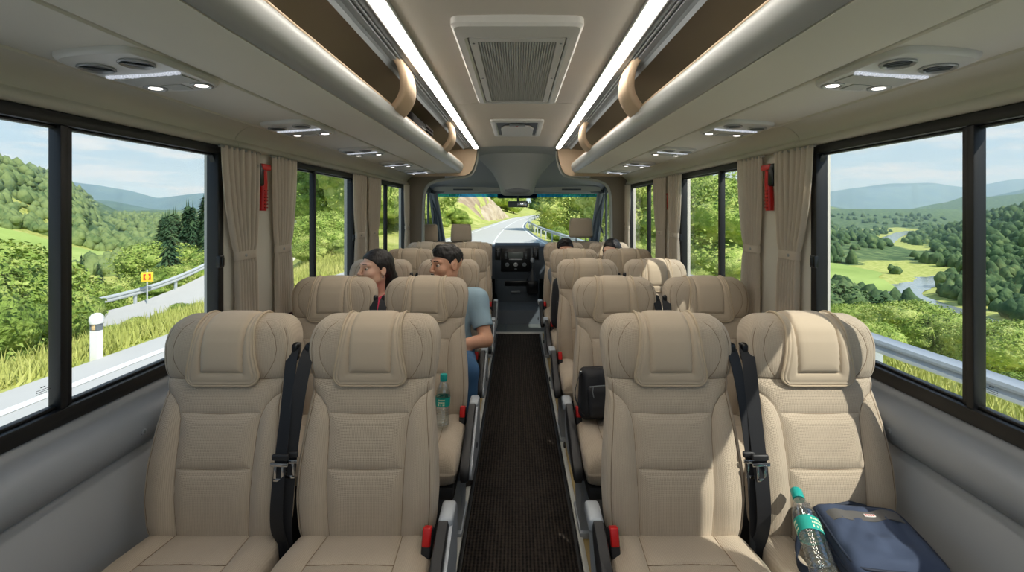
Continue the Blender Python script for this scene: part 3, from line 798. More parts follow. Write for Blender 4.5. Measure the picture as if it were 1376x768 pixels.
def fix(o):
    bm = bmesh.new(); bm.from_mesh(o.data); bmesh.ops.recalc_face_normals(bm, faces=bm.faces); bm.to_mesh(o.data); bm.free(); return o
SEATMESH = {}
def shared(key, builder):
    """first call builds the object, later calls link a copy with the same mesh"""
    if key not in SEATMESH:
        o = builder(); SEATMESH[key] = o.data; return o
    nm = key
    o = bpy.data.objects.new(nm.split('|')[0], SEATMESH[key]); COL.objects.link(o); return o

def seam_tubes():
    mb = MB()
    for k, pl in SEAMS.items():
        for p in pl:
            q = resample(p, 36 if k != 'gusset' else 26)
            q = np.array([c for c in q if abs(c[0]) < float(back_w(c[1])) - .004])
            y = front_y(q[:, 0], q[:, 1]); mb.tube([(a, b - .0002, c) for a, b, c in zip(q[:, 0], y, q[:, 1])], .0008, 5)
    for s in (-1, 1):
        q = np.array(edge_line(s)); y = front_y(q[:, 0], q[:, 1]); mb.tube([(a, b - .0004, c) for a, b, c in zip(q[:, 0], y, q[:, 1])], .0009, 5)
    return mb
def cush_tubes():
    mb = MB(); me = SEATMESH['cushion']; co = np.array([v.co[:] for v in me.vertices]); tp = co[co[:, 2] > .40]
    for p in CUSH_SEAMS:
        q = resample(p, 30); path = []
        for x, y in q:
            i = np.argsort((tp[:, 0] - x) ** 2 + (tp[:, 1] - y) ** 2)[:3]
            path.append((x, y, float(tp[i, 2].mean()) + .0004))
        mb.tube(path[2:-6] if abs(p[0][0] - p[-1][0]) < .1 else path, .0008, 5)
    return mb

def make_seat(name, label, loc, aisle_side, is_aisle):
    """aisle_side: +1 when the aisle lies at +x of this seat"""
    t = thing(name, label, 'seat', loc)
    a = aisle_side
    bk = shared('backrest', lambda: fix(link_mesh('backrest', *make_back_mesh(), M['seat'], None, True, None))); bk.parent = t
    sm = shared('seam', lambda: seam_tubes().build('seam', M['thread'])); sm.parent = bk
    pl = shared('headrest_cover', lambda: fix(link_mesh('headrest_cover', *make_pillow(), M['seat_plain'], None, True, 60))); pl.parent = t
    co = shared('piping', lambda: pillow_cord(.0, .0042).build('piping', M['piping'])); co.parent = pl
    cu = shared('cushion', lambda: fix(link_mesh('cushion', *make_cushion(), M['seat'], None, True, None))); cu.parent = t
    cs = shared('cushion_seam', lambda: cush_tubes().build('cushion_seam', M['thread'])); cs.parent = cu
    # frame under the cushion, legs
    fr = shared('seat_frame', lambda: MB().box(-.205, .205, -.36, .09, .272, .325, .01).box(-.19, .19, .055, .115, .28, .56, .012).build('seat_frame', M['dark_plastic'])); fr.parent = t
    for q in (-1, 1):
        def legb():
            mb = MB(); mb.prism([(-.235, .275), (-.06, .275), (-.03, .30), (.02, .30), (.0, .16), (-.02, .03), (-.19, .03), (-.20, .16)], -.018, .018, axis='x')
            mb.box(-.024, .024, -.21, .01, .0, .032, .006); return mb.build('leg', M['frame_grey'])
        lg = shared('leg', legb); lg.parent = t; lg.location = (q * .195, 0, 0)
    if is_aisle:
        def armb():
            prf = chaikin([(.075, 0, .30), (.085, 0, .47), (.07, 0, .515), (.02, 0, .522), (-.04, 0, .500), (-.24, 0, .415), (-.325, 0, .375), (-.33, 0, .33), (-.27, 0, .31), (-.05, 0, .285)], 2, True)
            mb = MB(); mb.prism([(p.x, p.z) for p in prf], .250, .274, axis='x')
            mb.rbox((.2525, .018, .503), (.045, .095, .040), .010, 3)
            return mb.build('arm_bracket', M['frame_grey'])
        ar = shared('arm_bracket|%d' % a, armb if a > 0 else armb); ar.parent = t
        ar.location = (0, 0, 0) if a > 0 else (-.5035, 0, 0)
        def padb():
            prf = chaikin([(-.018, 0, .521), (-.05, 0, .520), (-.27, 0, .440), (-.352, 0, .405), (-.368, 0, .375), (-.366, 0, .345), (-.335, 0, .338), (-.26, 0, .355), (-.05, 0, .44)], 2, True)
            mb = MB(); V = []; F = []; K = len(prf)
            for x, sc in ((.2295, .90), (.2335, 1.0), (.2600, 1.0), (.2640, .90)):
                cx = sum(p.x for p in prf) / K; czz = sum(p.z for p in prf) / K
                for p in prf: V.append((x, cx + (p.x - cx) * (.97 if sc < 1 else 1), czz + (p.z - czz) * sc))
            for i in range(3):
                for k in range(K): F.append((i * K + k, i * K + (k + 1) % K, (i + 1) * K + (k + 1) % K, (i + 1) * K + k))
            F.append(tuple(range(K))); F.append(tuple(3 * K + k for k in range(K)))
            return mb.add(V, F).build('arm_pad', M['dark_plastic'], None, True, 50)
        pd = shared('arm_pad', padb); pd.parent = ar
        if a < 0: pd.location = (.0105, 0, 0)
        bo = shared('pivot_bolt', lambda: MB().lathe([(.014, 0), (.014, .006), (.009, .008), (.004, .006)], n=16, M=Matrix.Translation((.270, -.10, .36)) @ Matrix.Rotation(PI / 2, 4, 'Y')).build('pivot_bolt', M['black_gloss']))
        bo.parent = ar
        if a < 0: bo.scale = (-1, 1, 1); bo.location = (.502, 0, 0)
        bu = shared('belt_buckle', lambda: MB().rbox((0, 0, 0), (.030, .034, .075), .006, 3).build('belt_buckle', M['dark_plastic']))
        bu.parent = t; bu.location = (a * .205, -.055, .475); bu.rotation_euler = (-.35, 0, -a * .05)
        rb = shared('release_button', lambda: MB().rbox((0, -.010, .018), (.025, .026, .050), .005, 3).build('release_button', M['red_plastic']))
        rb.parent = bu
    # lap-and-shoulder belt hanging down the inner edge
    bs = a if not is_aisle else -a          # side of the gap between the pair
    key = 'seat_belt|%d%d' % (bs, is_aisle)
    def beltb():
        x0 = bs * .222; mb = MB()
        off = .012 if is_aisle else -.012
        lean_ = (.014 if is_aisle else -.004)
        path = [(x0 - bs * .020, .112, 1.005), (x0 - bs * .014, .088, .992), (x0 - bs * .010, .066, .955), (x0 - bs * .004, .034, .86), (x0 + bs * lean_ * .3, -.004 + off * .5, .70), (x0 + bs * lean_ * .6, -.022 + off, .58), (x0 + bs * lean_ * .8, -.024 + off * .6, .49), (x0 + bs * .010, -.012, .43), (x0 + bs * .010, .0, .37)]
        P = chaikin(path, 2); N = len(P); wd = []
        for i in range(N):
            f = i / (N - 1); ang = (.35 if is_aisle else -.25) * math.sin(f * 4.2) + 1.15 * max(0, (f - .74) / .26) * (1 if is_aisle else -1)
            wd.append(Vector((math.cos(ang), math.sin(ang), 0)))
        mb.ribbon(P, wd, .040, .002); return mb.build('seat_belt', M['belt'], None, True, 40)
    be = shared(key, beltb); be.parent = t
    gu = shared('belt_guide', lambda: MB().rbox((0, 0, 0), (.036, .03, .045), .010, 3).rbox((0, -.002, -.026), (.034, .018, .016), .005, 2).build('belt_guide', M['black_gloss']))
    gu.parent = be; gu.location = (bs * .206, .100, .99)
    to = shared('tongue_grip', lambda: MB().rbox((0, 0, .012), (.050, .012, .018), .005, 3).build('tongue_grip', M['dark_plastic']))
    to.parent = be; to.location = (bs * (.225 if is_aisle else .222), -.008 + (.008 if is_aisle else -.008), .690)
    tl = shared('tongue', lambda: MB().box(-.015, -.007, -.002, .001, -.044, .004, .001).box(.007, .015, -.002, .001, -.044, .004, .001).box(-.026, .026, -.004, .002, -.004, .007, .0015).box(-.015, .015, -.002, .001, -.050, -.040, .001).build('tongue', M['chrome']))
    tl.parent = be; tl.location = (to.location.x, to.location.y - .006, .682); tl.rotation_euler = (0, bs * .05, 0)
    return t

ROWY = [1.36, 2.16, 2.96, 3.76, 4.52]
ORD = ['nearest', 'second', 'third', 'fourth', 'fifth']
SX = {('left', 'aisle'): -.467, ('left', 'window'): -.935, ('right', 'aisle'): .487, ('right', 'window'): .953}
SEATS = {}
EXTRA = {('left', 'aisle', 1): ', clear bottle standing on it', ('right', 'window', 0): ', navy laptop bag lying on it', ('right', 'aisle', 1): ', black shoulder bag on its cushion',
         ('left', 'aisle', 2): ', man in pale blue shirt sitting on it', ('left', 'window', 2): ', woman in pink top sitting on it'}
for (sd, col), x in SX.items():
    a = 1 if sd == 'left' else -1
    proto = None
    for i, y in enumerate(ROWY):
        lab = 'beige fabric %s seat on the %s, %s row from the camera' % (col, sd, ORD[i])
        grp = 'beige passenger seats'
        if proto is None:
            proto = make_seat('passenger_seat', lab, (x, y, 0), a, col == 'aisle'); proto['group'] = grp; SEATS[sd, col, i] = proto
        else:
            SEATS[sd, col, i] = dup(proto, (x + (.006 if i % 2 else -.004), y, 0), 0, lab, grp)

# driver's and co-driver seats, facing forwards: seen from behind
def cab_seat(label, x, y, w, heads, arm):
    t = thing('cab_seat', label, 'seat', (x, y, 0))
    def shell(hw, z0, z1, dth, yo):
        zs = np.linspace(z0, z1, 26); V = []; F = []; K = 36
        for z in zs:
            q = np.clip((z - (z1 - .09)) / .09, 0, 1); c = math.sqrt(max(0, 1 - q ** 2.2)); q2 = np.clip(((z0 + .04) - z) / .04, 0, 1); c = min(c, math.sqrt(max(0.02, 1 - q2 ** 2)))
            for k in range(K):
                a_ = 2 * PI * k / K; ca, sa = math.cos(a_), math.sin(a_)
                V.append((math.copysign(abs(ca) ** .35, ca) * (hw - .06 * (1 - c)), yo - .16 * (z - .45) + math.copysign(abs(sa) ** .5, sa) * dth * max(c, .03), z))
        for i in range(25):
            for k in range(K): F.append((i * K + k, i * K + (k + 1) % K, (i + 1) * K + (k + 1) % K, (i + 1) * K + k))
        F.append(tuple(range(K))); F.append(tuple(25 * K + k for k in range(K)))
        return V, F
    V, F = shell(w, .42, 1.055, .06, 0); MB().add(V, F).build('backrest', M['seat'], t, True, 60)
    MB().rbox((0, .26, .40), (w * 2, .5, .14), .05, 4).build('cushion', M['seat'], t)
    MB().box(-w * .9, w * .9, .05, .45, .0, .34, .03).build('pedestal', M['cabdark'], t)
    for hx in heads:
        K = 36; zs = np.linspace(-.095, .115, 22); V = []; F = []
        for z in zs:
            c = (max(0, 1 - abs((z - .01) / .1051) ** 4.5)) ** (1 / 4.5); wv = .128 - .012 * (z + .095) / .21
            for k in range(K):
                a_ = 2 * PI * k / K; ca, sa = math.cos(a_), math.sin(a_)
                V.append((math.copysign(abs(ca) ** .5, ca) * (wv - .03 * (1 - c)), math.copysign(abs(sa) ** .7, sa) * .05 * max(c, .05), z))
        for i in range(21):
            for k in range(K): F.append((i * K + k, i * K + (k + 1) % K, (i + 1) * K + (k + 1) % K, (i + 1) * K + k))
        F.append(tuple(range(K))); F.append(tuple(21 * K + k for k in range(K)))
        h = MB().add(V, F).build('headrest', M['seat_plain'], t, True, 60); h.location = (hx, -.115, 1.15 if arm else 1.205); h.scale = (1, 1, 1) if arm else (1.16, 1, 1.12)
        MB().tube([(-.05, 0, -.16), (-.05, 0, -.06)], .006, 8).tube([(.05, 0, -.16), (.05, 0, -.06)], .006, 8).build('headrest_post', M['chrome'], h)
    if arm:
        MB().rbox((arm * (w + .045), -.11, .835), (.05, .075, .40), .022, 4).build('folded_armrest', M['seat'], t)
        MB().lathe([(.018, 0), (.018, .05), (.01, .055)], n=16, c=(arm * (w + .045), -.10, .58)).build('armrest_pivot', M['dark_plastic'], t)
    return t
cab_seat('wide beige cab seat with two headrests in front of the windscreen on the left', -.83, 5.42, .46, (-.235, .165), 1)
cab_seat('single beige cab seat with headrest behind the windscreen on the right', .77, 5.52, .25, (.0,), 0)
# ------------------------------------------------------------------ the country outside
def nature_mat(name, c1, c2, c3, scale, rough=.9, scale2=None, bump=.0, trans=0.0):
    """three greens mixed by world-position noise"""
    m = bpy.data.materials.new(name); m.use_nodes = True
    g = NT(m.node_tree); b = g.n['Principled BSDF']; b.inputs['Roughness'].default_value = rough; b.inputs['Specular IOR Level'].default_value = .15
    ge = g.new('ShaderNodeNewGeometry')
    oi = g.new('ShaderNodeObjectInfo')
    nz = g.new('ShaderNodeTexNoise'); nz.inputs['Scale'].default_value = scale; nz.inputs['Detail'].default_value = 5; nz.inputs['Roughness'].default_value = .6
    g.link(ge.outputs['Position'], nz.inputs['Vector'])
    ad = g.new('ShaderNodeMath', operation='MULTIPLY_ADD'); ad.inputs[1].default_value = .22; g.link(oi.outputs['Random'], ad.inputs[0]); g.link(nz.outputs['Fac'], ad.inputs[2])
    rp = g.new('ShaderNodeValToRGB'); g.link(ad.outputs[0], rp.inputs['Fac'])
    e = rp.color_ramp.elements; e[0].position = .36; e[0].color = rgba(lin(c1)); e[1].position = .78; e[1].color = rgba(lin(c3)); q = e.new(.56); q.color = rgba(lin(c2))
    g.link(rp.outputs[0], b.inputs['Base Color'])
    if bump:
        n2 = g.new('ShaderNodeTexNoise'); n2.inputs['Scale'].default_value = scale2 or scale * 6; n2.inputs['Detail'].default_value = 4
        g.link(ge.outputs['Position'], n2.inputs['Vector'])
        bp = g.new('ShaderNodeBump'); bp.inputs['Strength'].default_value = .9; bp.inputs['Distance'].default_value = bump
        g.link(n2.outputs['Fac'], bp.inputs['Height']); g.link(bp.outputs['Normal'], b.inputs['Normal'])
    if trans:
        b.inputs['Subsurface Weight'].default_value = 0
    return m
M['leaf'] = nature_mat('leaf_green', (98, 126, 54), (150, 174, 84), (204, 212, 124), 2.2, bump=.12, scale2=11)
M['leaf_mid'] = nature_mat('leaf_mid_green', (70, 96, 56), (104, 130, 76), (146, 164, 100), 1.2, bump=.25, scale2=5)
M['leaf_dark'] = nature_mat('leaf_dark_green', (50, 76, 52), (76, 104, 66), (110, 134, 86), .9, bump=.25, scale2=5)
M['conifer'] = nature_mat('conifer_green', (40, 64, 50), (60, 88, 62), (90, 116, 78), .9)
M['forest'] = nature_mat('forest_green', (58, 82, 56), (88, 112, 72), (132, 148, 94), .16, bump=.5, scale2=.9)
M['grass'] = nature_mat('grass_ground', (140, 152, 76), (178, 184, 100), (208, 204, 132), .5, bump=.05, scale2=6)
M['field'] = nature_mat('meadow', (150, 172, 92), (168, 188, 104), (188, 202, 120), .03)
M['bark'] = mat('bark', (92, 76, 60), .9, noise=(8, .3))
M['asphalt'] = mat('asphalt', (198, 196, 191), .9, noise=(1.5, .06), bump=(60, .2, .01))
M['asphalt_far'] = M['asphalt']
M['paint'] = mat('road_paint', (240, 240, 236), .7)
M['galv'] = mat('galvanised_steel', (196, 202, 206), .45, .2, noise=(3, .06))
M['rock'] = nature_mat('cliff_rock', (134, 116, 96), (176, 156, 130), (206, 190, 164), .35, bump=.5, scale2=1.2)
M['mountain'] = nature_mat('hazed_mountain_wood', (52, 80, 78), (66, 94, 88), (92, 116, 98), .008, bump=6, scale2=.05)  # bluish tone puts part of the distance haze into the wood's colour

def water_mat():
    m = bpy.data.materials.new('river_water'); m.use_nodes = True
    g = NT(m.node_tree); b = g.n['Principled BSDF']
    b.inputs['Base Color'].default_value = rgba(lin((150, 160, 158))); b.inputs['Roughness'].default_value = .12; b.inputs['Specular IOR Level'].default_value = .9
    ge = g.new('ShaderNodeNewGeometry'); nz = g.new('ShaderNodeTexNoise'); nz.inputs['Scale'].default_value = .3; nz.inputs['Detail'].default_value = 4; g.link(ge.outputs['Position'], nz.inputs['Vector'])
    bp = g.new('ShaderNodeBump'); bp.inputs['Strength'].default_value = .35; bp.inputs['Distance'].default_value = .3
    g.link(nz.outputs['Fac'], bp.inputs['Height']); g.link(bp.outputs['Normal'], b.inputs['Normal']); return m
M['water'] = water_mat()

def sst(a, b, x):
    t = np.clip((x - a) / (b - a), 0, 1); return t * t * (3 - 2 * t)
# cheap smooth value noise
_T = np.random.default_rng(5).random((256, 256))
def vnoise(x, y):
    x = np.asarray(x, float); y = np.asarray(y, float)
    xi = np.floor(x).astype(int); yi = np.floor(y).astype(int); fx = x - xi; fy = y - yi
    fx = fx * fx * (3 - 2 * fx); fy = fy * fy * (3 - 2 * fy)
    g = lambda a, b: _T[a % 256, b % 256]
    return (g(xi, yi) * (1 - fx) + g(xi + 1, yi) * fx) * (1 - fy) + (g(xi, yi + 1) * (1 - fx) + g(xi + 1, yi + 1) * fx) * fy - .5
def fbm(x, y, o=4):
    s = 0; a = 1.0
    for k in range(o): s = s + a * vnoise(x * 2 ** k + 17 * k, y * 2 ** k + 31 * k); a *= .5
    return s

RY = [-60, 0, 20, 34, 52, 72, 95, 129, 160, 215, 260]
RL = [-6.1, -6.1, -5.8, -5.0, -3.9, -2.9, -1.6, 2.4, 7.2, 16.5, 26]
RR = [4.1, 4.1, 2.7, 1.5, .9, 1.7, 3.6, 8.2, 13.0, 22.5, 32]
def Lx(y): return sinterp(RY, RL, y, 5)
def Rx(y): return sinterp(RY, RR, y, 5)
# river centre line (y -> x) on the valley floor and its banks
RVY = [60, 110, 129, 150, 169, 182, 199, 225, 250, 270, 300, 337, 386, 480, 640]
RVX = [70, 118, 130, 132, 140, 158, 190, 204, 206, 214, 262, 300, 318, 400, 560]
RVW = [8, 9, 9, 10, 12, 13, 11, 12, 14, 16, 13, 12, 10, 10, 10]
def river_x(y): return sinterp(RVY, RVX, y, 6)
def right_bank(y): return np.interp(y, [0, 100, 150, 200, 260, 350, 480, 640, 1200], [60, 128, 168, 222, 262, 330, 440, 620, 1250])
VZ = -30.0
def H(x, y):
    x = np.asarray(x, float); y = np.asarray(y, float)
    dl = Lx(y) - x; dr = x - Rx(y)
    nz = fbm(x / 14, y / 14, 4); nb = fbm(x / 90 + 9, y / 90 + 4, 4)
    zl = np.interp(dl, [0, 1.6, 6, 10, 14, 26, 60, 120, 400, 900], [-.72, -.92, -2.7, -3.55, -3.9, -9, -17, -20.5, -21, -10]) + nz * np.interp(dl, [0, 2, 14, 30, 120], [0, .15, .25, 1.2, 2.5]) + nb * np.interp(dl, [40, 150], [0, 5])
    c = x + .56 * y
    bank = -.72 + np.interp(dl, [0, 1.2, 5, 14, 40], [0, .1, .9, 3.0, 9.0]) + nz * np.interp(dl, [0, 3, 12], [0, .3, 1.4])
    # rock cutting beside the first bend
    cut = np.exp(-((y - 82) / 16) ** 2) * sst(.8, 5.5, dl) * 6.0
    bank = bank + cut
    w = sst(-2, 7, c) * sst(9, 17, y)
    zl = zl * (1 - w) + bank * w
    zr = np.interp(dr, [0, .9, 3, 7, 22, 60, 95, 120], [-.72, -.82, -1.3, -3.2, -9.5, -23, VZ + .6, VZ]) + nz * np.interp(dr, [0, 1, 6, 40, 120], [0, .06, .5, 1.8, .6])
    # ahead on the right the ground only dips a little before rising into woods
    c2 = x - .34 * y
    ah = -.72 + np.interp(dr, [0, 1, 6, 16, 40, 90], [0, -.15, -1.2, -2.5, -1.0, 4]) + nz * np.interp(dr, [0, 2, 10], [0, .2, 1.0])
    w2 = (1 - sst(-3, 9, c2)) * sst(12, 24, y)
    zr = zr * (1 - w2) + ah * w2
    # wooded hill over the far bank, rolling ground beyond
    q = x - right_bank(y)
    hill = np.clip(.36 * q, 0, None); hill = 95 * (1 - np.exp(-hill / 95)) * (1 + .25 * nb) + np.where(q > 0, nz * 2.0, 0)
    # green shoulder on the near bank farther up the valley
    sh = 26 * np.exp(-(((x - 205) / 75) ** 2 + ((y - 470) / 140) ** 2)) + 30 * sst(600, 1100, y) * sst(0, 60, -q)
    zr = np.where(dr > 20, zr + hill + sh * sst(20, 80, dr), zr)
    # river bed
    rw = np.interp(y, RVY, RVW); rb = np.abs(x - river_x(y))
    zr = zr - 1.2 * (1 - sst(rw - 1, rw + 4, rb)) * (y > 60) * (dr > 30)
    road = np.minimum(np.minimum(-dl, -dr), 1) * 0 - .72
    z = np.where(dl > 0, zl, np.where(dr > 0, zr, road))
    # distant wooded flank on the left
    d2 = np.clip(-x - .93 * y, 0, None)
    z = np.where(dl > 0, z + 70 * (1 - np.exp(-.018 * d2)) * (1 + .25 * nb) * sst(120, 420, -x), z)
    z = np.where((dl > 0) & (y > 300), z + 5 * sst(300, 600, y), z)
    return z

# terrain: one height field, cells growing with distance
def terrain():
    def axis(lo, hi, s0, gr, mid0, mid1):
        a = list(np.arange(mid0, mid1 + 1e-6, s0)); s = s0
        while a[-1] < hi: s *= gr; a.append(a[-1] + s)
        s = s0
        while a[0] > lo: s *= gr; a.insert(0, a[0] - s)
        return np.array(a)
    X = axis(-1300, 1700, .55, 1.035, -22, 20); Y = axis(-90, 1500, .6, 1.035, -8, 50)
    gx, gy = np.meshgrid(X, Y); gz = H(gx, gy)
    P = np.stack([gx, gy, gz], -1); R, N = P.shape[:2]; idx = np.arange(R * N).reshape(R, N)
    F = np.stack([idx[:-1, :-1], idx[:-1, 1:], idx[1:, 1:], idx[1:, :-1]], -1).reshape(-1, 4)
    cxy = P.reshape(-1, 3)[F].mean(1)
    dr = cxy[:, 0] - Rx(cxy[:, 1]); dl = Lx(cxy[:, 1]) - cxy[:, 0]
    far = ((dr > 26) & (cxy[:, 2] > VZ + 1.5)) | (dl > 60) & (np.hypot(cxy[:, 0] + 190, (cxy[:, 1] - 215) * .8) > 120)
    rock = (np.exp(-((cxy[:, 1] - 82) / 16) ** 2) > .35) & (dl > .9) & (dl < 7.5) & (fbm(cxy[:, 0] / 4, cxy[:, 1] / 4) < .22)
    mi = np.where(rock, 2, np.where(far, 1, 0))
    o = link_mesh('ground_terrain', P.reshape(-1, 3), F, None, None, True, None, [M['grass'], M['forest'], M['rock']], mi)
    struct(o)
terrain()

# roads
def strip(name, pts_l, pts_r, z, m, zf=None):
    V = []; F = []
    for (a, b) in zip(pts_l, pts_r):
        V.append((a[0], a[1], z if zf is None else zf(*a) + z)); V.append((b[0], b[1], z if zf is None else zf(*b) + z))
    for i in range(len(pts_l) - 1): F.append((2 * i, 2 * i + 1, 2 * i + 3, 2 * i + 2))
    return link_mesh(name, V, F, m)
yy = np.concatenate([np.arange(-60, 60, 2.0), np.arange(60, 262, 3.0)])
o = strip('road', [(float(Lx(y)), y) for y in yy], [(float(Rx(y)), y) for y in yy], -.70, M['asphalt']); struct(o)
n = NTRIM
def off_line(f, off, w, y0, y1, dash=None):
    V = []; F = []; y = y0
    while y < y1:
        ye = min(y1, y + (dash[0] if dash else 2.0))
        k = len(V)
        for q in (y, ye): V += [(float(f(q)) + off - w / 2, q, -.693), (float(f(q)) + off + w / 2, q, -.693)]
        F.append((k, k + 1, k + 3, k + 2)); y = ye + (dash[1] if dash else 0)
    return V, F
for f, off in ((Lx, .62), (Rx, -.35)):
    V, F = off_line(f, off, .15, -40, 250); n += 1; struct(link_mesh('trim_%d' % n, V, F, M['paint'], None, False))
V, F = off_line(lambda y: (Lx(y) + Rx(y)) / 2 + .2, 0, .10, 8, 240); n += 1; struct(link_mesh('trim_%d' % n, V, F, M['paint'], None, False))

# side road on the left with its rail
SR = np.array(chaikin([(-9, 12.8, 0), (-13.6, 13.6, 0), (-16.2, 15.6, 0), (-17.1, 18.6, 0), (-16.6, 22.5, 0), (-15.0, 28, 0), (-11.5, 36, 0)], 3))[:, :2]
tn = np.gradient(SR, axis=0); tn /= np.linalg.norm(tn, axis=1)[:, None]; nn_ = np.stack([-tn[:, 1], tn[:, 0]], 1)
zs_ = float(-2.85)
def srz(x, y): return float(max(H(x, y), -2.95))
SRL = SR + nn_ * 1.9; SRR = SR - nn_ * 1.9
zc = np.array([max(float(H(*p)), float(H(*a)), float(H(*b))) for p, a, b in zip(SR, SRL, SRR)]); zc = np.convolve(np.pad(zc, 6, 'edge'), np.ones(13) / 13, 'valid') + .12
V = []; F = []
for i in range(len(SR)):
    for p in (SRL[i], SR[i], SRR[i]): V.append((p[0], p[1], zc[i]))
    for p in (SRL[i] + nn_[i] * .8, SRR[i] - nn_[i] * .8): V.append((p[0], p[1], zc[i] - 1.4))
for i in range(len(SR) - 1):
    a, b = 5 * i, 5 * i + 5
    F += [(a, a + 1, b + 1, b), (a + 1, a + 2, b + 2, b + 1), (a + 3, a, b, b + 3), (a + 2, a + 4, b + 4, b + 2)]
struct(link_mesh('road_side', V, F, M['asphalt']))

def guard_rail(name, label, path, post_every=2.0, h=.72, side=1, bh=1.0):
    """W-beam rail with posts. path: (x, y, ground z)"""
    t = thing(name, label, 'guard rail', (path[0][0], path[0][1], path[0][2])); o0 = Vector(path[0])
    P = resample(path, max(8, int(sum(np.linalg.norm(np.diff(np.array(path), axis=0), axis=1)) / 1.0)))
    prof = [(0, 0), (.022, .03), (.075, .055), (.08, .105), (.02, .14), (.02, .17), (.08, .205), (.075, .255), (.022, .28), (0, .31)]
    V = []; F = []; K = len(prof)
    for i, p in enumerate(P):
        tt = Vector(P[min(i + 1, len(P) - 1)] - P[max(i - 1, 0)]); tt.z = 0; tt.normalize(); nr = Vector((-tt.y, tt.x, 0)) * side
        for ly in (0, .006):
            for a, b in prof:
                q = Vector(p) - o0 + nr * (a + ly); q.z += h - (.31 - b) * bh; V.append(q)
    for i in range(len(P) - 1):
        for ly in (0, K):
            for k in range(K - 1): F.append((i * 2 * K + ly + k, i * 2 * K + ly + k + 1, (i + 1) * 2 * K + ly + k + 1, (i + 1) * 2 * K + ly + k))
    link_mesh('rail', V, F, M['galv'], t, True, 30)
    d = 0; nx_ = .4; cnt = 0; prev = None
    pm = None
    for i in range(len(P)):
        if i: d += float(np.linalg.norm(P[i] - P[i - 1]))
        if d >= nx_ and cnt < 90:
            nx_ += post_every; cnt += 1
            if pm is None:
                pm = MB().box(-.055, .055, -.05, .05, -.5, h - .04, .006); pm = pm.build('post', M['galv'], t); po = pm
            else:
                po = bpy.data.objects.new('post', pm.data); COL.objects.link(po); po.parent = t
            tt = P[min(i + 1, len(P) - 1)] - P[max(i - 1, 0)]
            nr = Vector((-tt[1], tt[0], 0)).normalized() * side
            po.location = Vector(P[i]) - o0 - nr * .07; po.rotation_euler = (0, 0, math.atan2(tt[1], tt[0]))
    return t
guard_rail('guard_rail', 'long grey steel guard rail beside the road outside the right windows', [(float(Rx(y)) + .30, y, -.74) for y in np.arange(-14, 200, 2.0)], 3.0, .78, 1, .66)
i0 = 10
guard_rail('guard_rail', 'curved grey guard rail along the bend outside the left window', [(SR[i][0] + nn_[i][0] * 1.75, SR[i][1] + nn_[i][1] * 1.75, zc[i]) for i in range(i0, len(SR))], 2.0, .72, -1)

# delineator and warning board
t = thing('delineator_post', 'white roadside post at the grass edge outside the left window', 'road post', (-6.05, 6.42, -.76))
MB().prism([(-.055, -.045), (.055, -.045), (.06, .0), (.055, .045), (-.055, .045), (-.06, 0)], 0, .46, axis='z').build('post_body', M['paint'], t)
MB().prism([(-.055, -.045), (.055, -.045), (.06, .0), (.055, .045), (-.055, .045), (-.06, 0)], .46, .56, axis='z').build('dark_band', M['cabmid'], t)
MB().lathe([(.075, .56), (.085, .60), (.08, .66), (.05, .70), (.01, .71)], n=14).build('post_cap', M['paint'], t)
MB().rbox((0, -.048, .51), (.05, .008, .07), .003).build('reflector', mat('reflector', (235, 200, 150), .3), t)
sx_, sy_ = -17.9, 21.6; sz_ = float(H(sx_, sy_))
t = thing('warning_sign', 'small yellow and red bend warning board behind the curved guard rail', 'road sign', (sx_, sy_, sz_), .65)
MB().tube([(0, 0, -.3), (0, 0, 1.15 - sz_ - 3.0 + .35)], .03, 8).build('sign_post', M['galv'], t)
zt_ = 1.15 - sz_ - 3.0
MB().rbox((0, -.04, zt_), (.46, .03, .46), .01).build('yellow_board', mat('sign_yellow', (244, 206, 60), .5), t)
f = MB()
for q in (-1, 1):
    f.prism([(q * .04, zt_ + .14), (q * .14, zt_ + .14), (q * .14, zt_ - .14), (q * .04, zt_ - .14), (q * .09, zt_)], -.066, -.058, axis='y')
f.build('red_chevron', mat('sign_red', (200, 60, 40), .5), t)

# river
ry = np.concatenate([np.arange(62, 300, 3.0), np.arange(300, 640, 8.0)])
V = []; F = []
for y in ry:
    s_ = (float(river_x(y + 1)) - float(river_x(y - 1))) / 2; L = math.hypot(1, s_); w_ = float(np.interp(y, RVY, RVW)) + 1.0 * float(vnoise(y / 9, 3.3)) * 3
    cx_ = float(river_x(y)); V += [(cx_ - w_ * 1.0, y, VZ - .35), (cx_ + w_ * 1.0, y, VZ - .35)]
for i in range(len(ry) - 1): F.append((2 * i, 2 * i + 1, 2 * i + 3, 2 * i + 2))
struct(link_mesh('river', V, F, M['water']))

